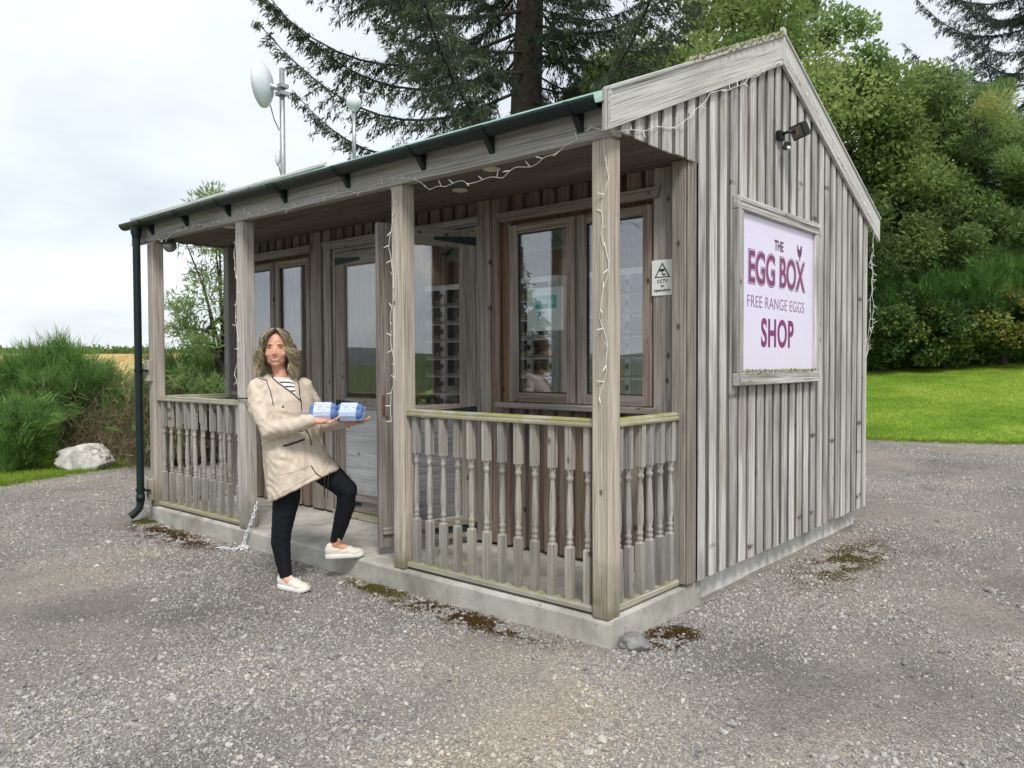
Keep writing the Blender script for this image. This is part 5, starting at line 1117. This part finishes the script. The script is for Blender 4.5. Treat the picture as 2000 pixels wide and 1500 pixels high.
# --- coat
b = MB()
rings = [(.682, .076, .02, .208, .46, .70), (.700, .070, .02, .206, .44, .70), (.758, .05, .018, .196, .356, .70), (.847, .02, .01, .180, .23, .70), (.945, .0, .005, .165, .12, .66), (1.036, -.007, 0, .163, .065, .64), (1.163, -.02, 0, .162, 0, .64), (1.244, -.039, .0, .160, 0, .62), (1.32, -.06, .005, .150, 0, .56), (1.365, -.068, .01, .112, 0, .60), (1.392, -.072, .012, .078, 0, .8)]
sA = Vector((.65, .75, 0)).normalized(); nA = Vector((.75, -.65, 0)).normalized(); sg_ = 36; vs = []; fs = []
for (z, xc, yc, w, k, ratio) in rings:
    a = w/math.sqrt(.65**2+(ratio*.75)**2)
    for i in range(sg_):
        t = 2*math.pi*i/sg_; p = sA*(a*math.cos(t))+nA*(a*ratio*math.sin(t)); vs.append((xc+p.x, yc+p.y, z+k*p.x))
for r in range(len(rings)-1):
    for i in range(sg_): i2 = (i+1) % sg_; fs.append((r*sg_+i, r*sg_+i2, (r+1)*sg_+i2, (r+1)*sg_+i))
fs.append(tuple(range(sg_))[::-1]); fs.append(tuple((len(rings)-1)*sg_+i for i in range(sg_))); b.add(vs, fs)
chain(b, [(-.178, -.095, 1.318), (-.160, -.145, 1.20), (-.085, -.195, 1.062), (.06, -.212, 1.088), (.172, -.206, 1.117)], [.072, .069, .063, .053, .043])
chain(b, [(.045, .12, 1.318), (.10, .165, 1.18), (.14, .16, 1.06), (.34, .0, 1.098)], [.066, .060, .056, .042])
b.ell(Vector((-.125, .075, 1.372)), (.085, .07, .045))           # hood lying on the back
chain(b, [(-.16, -.02, 1.372), (-.155, .05, 1.392), (-.10, .085, 1.405), (-.03, .075, 1.395), (.01, .03, 1.372)], [.020, .022, .024, .022, .018])
def cf(co, n):
    x, y, z = co
    f = .006*noise.noise(Vector((x*9+z*3, y*9, z*7)))+.0045*noise.noise(Vector((x*20, y*20, z*10+x*12)))
    if y < -.13 or z > 1.0: f += .0045*math.sin((z*1.0+x*.9)*85+6*noise.noise(Vector((x*7, y*7, z*7))))*max(0, noise.noise(Vector((x*8, y*8, z*8+5)))+.25)
    if z < .98: f += .006*noise.noise(Vector((x*16, y*16, z*3+2)))                  # long vertical folds of the skirt
    f -= .0035*math.exp(-((z-.955-.12*x)/.022)**2)                                 # cinched waist
    rd = lambda a, c_, d: 1-abs(noise.noise(Vector((a, c_, d))))*2.4
    arm = y < -.14 or x > .2
    f += .0042*max(-.6, rd(x*7+z*9, y*7, z*13-x*8)) if z > .98 else .0045*max(-.6, rd(x*13, y*13, z*3.2+x*2))
    if arm: f += .0036*max(-.5, rd(x*24+z*8, y*9, z*16-x*14))
    return f*.9
COAT = remesh(b, .0055, 5, .5, cf, 'coat'); COAT.materials.append(M['coat']); CT = link('coat', COAT, PR); CB = bvh(COAT)
def cs(px, py, off=.003, torso=False):
    q = lp(px, py, -2.0); h = CB.ray_cast(q, Vector((0, 1, 0)))
    for _ in range(2):
        if h[0] and torso and h[0].y < -.165: h = CB.ray_cast(h[0]+Vector((0, .002, 0)), Vector((0, 1, 0)))
    return (h[0]+h[1]*off) if h[0] else None
def line(name, pts, r, m_, dense=6, torso=False):
    P = []
    for (x0, y0), (x1, y1) in zip(pts[:-1], pts[1:]):
        for i in range(dense): P.append(cs(x0+(x1-x0)*i/dense, y0+(y1-y0)*i/dense, .003, torso))
    P.append(cs(*pts[-1], .003, torso)); P = [p for p in P if p]
    if len(P) > 1: MB().tube(P, r, 6).build(name, m_, CT, True)
line('zip', [(541, 735), (551, 743), (570, 757), (584, 768), (597, 782), (599, 800)], .0032, M['blackcord']); line('zip', [(606, 836), (611, 850), (614, 868)], .0032, M['blackcord']); line('zip', [(618, 905), (628, 920), (640, 930)], .0032, M['blackcord'])
line('piping', [(522, 738), (536, 742), (547, 760), (554, 788)], .0026, M['blackcord']); line('piping', [(582, 740), (589, 753), (594, 772), (597, 782)], .0032, M['blackcord'])
line('pocket_zip', [(556, 869), (580, 863), (604, 855)], .0058, M['blackcord'], 6, True)
line('pocket_seam', [(556, 872), (560, 900), (566, 918), (590, 914), (615, 905)], .0012, M['coat']); line('hem_seam', [(538, 966), (570, 953), (600, 935), (630, 918)], .0014, M['coat'])
for q in ((570, 792),):
    p = cs(*q, .001)
    if p: MB().ell(p, (.0075, .004, .0075)).build('snap_button', M['blackcord'], CT, True)
# striped shirt showing in the open collar
V0 = [(551, 739), (560, 739), (570, 740), (578, 743)]; V1 = [(585, 767), (586, 767), (587, 767), (588, 766)]; g_ = MB(); nr = 10
for r in range(nr+1):
    for a, c_ in zip(V0, V1):
        t = r/nr; p = cs(a[0]+(c_[0]-a[0])*t, a[1]+(c_[1]-a[1])*t, .0022); g_.v.append(tuple(p if p else lp(a[0], a[1], -.1)))
for r in range(nr):
    for k in range(3): g_.f.append((r*4+k, r*4+k+1, r*4+k+5, r*4+k+4)); g_.m.append(1 if r % 3 == 2 else 0)
g_.build('striped_shirt', [M['signwhite'], M['blackcord']], PR)
for q in (641, 648):
    p = lp(q, 917, -.02); MB().tube([p, p+Vector((.003, -.06, -.06)), p+Vector((.002, -.07, -.17))], .0026, 5).build('hem_cord', M['blackcord'], CT, True)
# --- shoes
def shoe(heel, toe, z, tab):
    heel = Vector((heel[0], heel[1], z)); toe = Vector((toe[0], toe[1], z)); d = (toe-heel).normalized(); s = Vector((d.y, -d.x, 0)); ln = (toe-heel).length; Z = Vector((0, 0, 1)); root = PR
    def P(t, sd_, h): return heel+d*(ln*t)+s*sd_+Z*h
    Q = Matrix((d, -s, Z)).transposed().to_quaternion(); b = MB()
    b.ell(P(.13, 0, .055), (.040, .033, .046), Q); b.ell(P(.30, 0, .052), (.055, .036, .046), Q); b.ell(P(.52, 0, .044), (.070, .042, .036), Q); b.ell(P(.74, .003, .035), (.066, .046, .027), Q); b.ell(P(.12, 0, .085), (.026, .027, .022), Q)
    up = remesh(b, .006, 4, .5, name='shoe_upper'); up.materials.append(M['shoe']); SHO = link('shoe', up, PR)
    out_ = []
    for i in range(28):
        a = 2*math.pi*i/28; x = .5-.5*math.cos(a); wv = (.034+.014*math.sin(min(1, x*1.25)*math.pi*.5)-.004*math.sin(x*math.pi))*math.sqrt(max(0, 1-(2*x-1)**6)); out_.append((x, (1 if a < math.pi else -1)*wv))
    vs = []; n = len(out_)
    for h, k in ((0, .94), (.008, 1.03), (.026, 1.04), (.031, .98)):
        for x, w in out_: vs.append(P(.5+(x-.5)*(1+.02*k), w*k, h+(.012*max(0, (x-.8)/.2)**2 if h < .02 else .004*max(0, (x-.8)/.2)**2)))
    fs = [(r*n+i, r*n+(i+1) % n, (r+1)*n+(i+1) % n, (r+1)*n+i) for r in range(3) for i in range(n)]+[tuple(range(n))[::-1], tuple(range(3*n, 4*n))]
    MB().add(vs, fs).build('sole', M['sole'], SHO, True)
    SB = bvh(up)
    for k in range(4):
        t = .42+k*.075; pts = []
        for q in (-1, -.5, 0, .5, 1):
            o = P(t+.012*q, q*.024, .3); h = SB.ray_cast(o, Vector((0, 0, -1)))
            if h[0]: pts.append(h[0]+Z*.002)
        if len(pts) > 2: MB().tube(pts, .0028, 6).build('lace', M['sole'], SHO, True)
    if tab: MB().box(-.004, .004, -.007, .007, 0, .035).build('heel_tab', M['orange'], SHO, loc=P(-.005, 0, .068))
shoe((-.098, -.005), (.128, -.115), .004, True); shoe((.165, .190), (.415, .262), ZS+.003, False)
# --- hair: curls falling from a parting
def hair():
    g = np.random.default_rng(77); rg = random.Random(77); cap = MB()
    vs, fs, cs_ = [], [], []; o = 0
    for lk in range(118):
        side = -1 if rg.random() < .5 else 1
        a0 = rg.uniform(.02, math.pi) if rg.random() < .6 else rg.uniform(.25, 1.4)
        tgt = max(a0, rg.uniform(.98, 1.45)) if a0 < 1.2 else a0
        fall = rg.uniform(.07, .205); col = rg.betavariate(1.0, 1.25); ph = rg.uniform(0, 6.28); amp = rg.uniform(.007, .018); fr = rg.uniform(4.5, 7.5); out_ = rg.uniform(.25, .64); dep = rg.uniform(-.05, .03)
        for k in range(14):
            n = 34; P = []; jx, jy, jz = rg.gauss(0, .0055), rg.gauss(0, .0055), rg.gauss(0, .004); ph2 = ph+rg.gauss(0, .35); da = rg.gauss(0, .05); fz = fall*rg.uniform(.86, 1.1); stray = rg.random() < .10
            for i in range(n):
                t = i/(n-1)
                if t < .42:
                    u = t/.42; th = -.12*(a0 < 1.2)+.10+u*1.5; az = side*(a0+da+(tgt-a0)*u**1.5); lift = 1.05+dep+.06*math.sin(u*math.pi)
                    q = hp(math.sin(az)*math.sin(th)*.080*lift, math.cos(az)*math.sin(th)*.097*lift-.010, .030+math.cos(th)*.094*lift)
                else:
                    u = (t-.42)/.58; az = side*(tgt+da); ex = 1.06+dep+out_*u**.9+.10*math.sin(u*3.14)
                    q = hp(math.sin(az)*.083*ex, math.cos(az)*.097*ex-.018-.01*u, .026-fz*u*1.08)
                w = amp*min(1, t*1.8)*(1.8 if stray else 1); e = min(1, t*3)
                P.append(q+HR*(w*math.sin(ph2+t*fr*2.6)+jx*e)+HF*(w*math.cos(ph2+t*fr*2.6)+jy*e)+HU*(w*.35*math.sin(ph2+t*fr*2.6)+jz*e))
            mb = MB(); mb.tube(P, [(.0008+.0017*math.sin(math.pi*min(1, .2+.8*i/(n-1))))*(1-.45*i/(n-1)) for i in range(n)], 3, cap=False)
            v = np.array([tuple(p) for p in mb.v]); f = np.array(mb.f)+o; o += len(v); vs.append(v); fs.append(f)
            tcol = np.repeat(np.clip(col*.85+np.linspace(-.10, .42, n)+rg.gauss(0, .09), 0, 1), 3); cs_.append(np.c_[tcol, tcol, tcol])
    me = np_mesh('hair', np.concatenate(vs), np.concatenate(fs), M['hair'], np.concatenate(cs_), True); link('hair', me, PR)
    c = MB().ell(hp(0, -.028, .038), (.079, .094, .088), HQ, 24, 16).ell(hp(0, -.062, -.085), (.088, .045, .11), HQ, 24, 16); me = c.mesh('hair_roots', M['hair'], True)
    a = me.color_attributes.new('Col', 'FLOAT_COLOR', 'POINT'); a.data.foreach_set('color', [.16, .16, .16, 1]*len(me.vertices)); link('hair_roots', me, PR)
hair()
# --- two egg cartons
def carton(c, label, rz):
    root = tag(empty('egg_carton'), label, 'carton'); Ml = Matrix.Translation(PO) @ Matrix.Rotation(YAW, 4, 'Z') @ Matrix.Translation(c) @ Euler((R(42), 0, rz)).to_matrix().to_4x4(); root.matrix_world = Ml @ Matrix.Scale(1.14, 4)
    t = MB()
    for i in range(3):
        for j in range(2): t.ell(Vector(((i-1)*.050, (j-.5)*.047, -.008)), (.027, .0255, .030), nu=16, nv=10)
    t.box(-.072, .072, -.043, .043, -.014, -.004)
    me = remesh(t, .0035, 3, .5, name='tray'); me.materials.append(M['blue']); link('tray', me, root)
    t = MB()
    for i in range(3):
        for j in range(2): t.ell(Vector(((i-1)*.050, (j-.5)*.047, .012)), (.0275, .026, .034), nu=16, nv=10)
    t.box(-.070, .070, -.040, .040, .0, .024)
    me = remesh(t, .0035, 3, .5, name='lid'); me.materials.append(M['blue']); link('lid', me, root)
    MB().box(-.081, .081, -.055, .055, -.003, .002).build('rim', M['blue'], root, bevel=.0015)
    pr = [(-.056, -.004), (-.050, .030), (-.038, .047), (.038, .047), (.050, .030), (.056, -.004), (.054, -.004), (.048, .029), (.037, .0455), (-.037, .0455), (-.048, .029), (-.054, -.004)]
    MB().prism(pr, -.048, .046, axis=0).build('paper_sleeve', M['lilac'], root)
    d = MB(); rg = random.Random(3)
    for k in range(7): x_, y_ = rg.uniform(-.04, .038), rg.uniform(-.032, .032); d.box(x_-.003, x_+.003, y_-.0028, y_+.0028, .0472, .0478)
    d.build('sleeve_print', M['purple'], root)['kind'] = 'stuff'
carton(Vector((.245, -.155, 1.165)), 'blue egg carton with pale sleeve resting in the hand nearer the coat', R(5))
carton(Vector((.408, -.125, 1.160)), 'blue egg carton with pale sleeve held out toward the open door', R(-3))
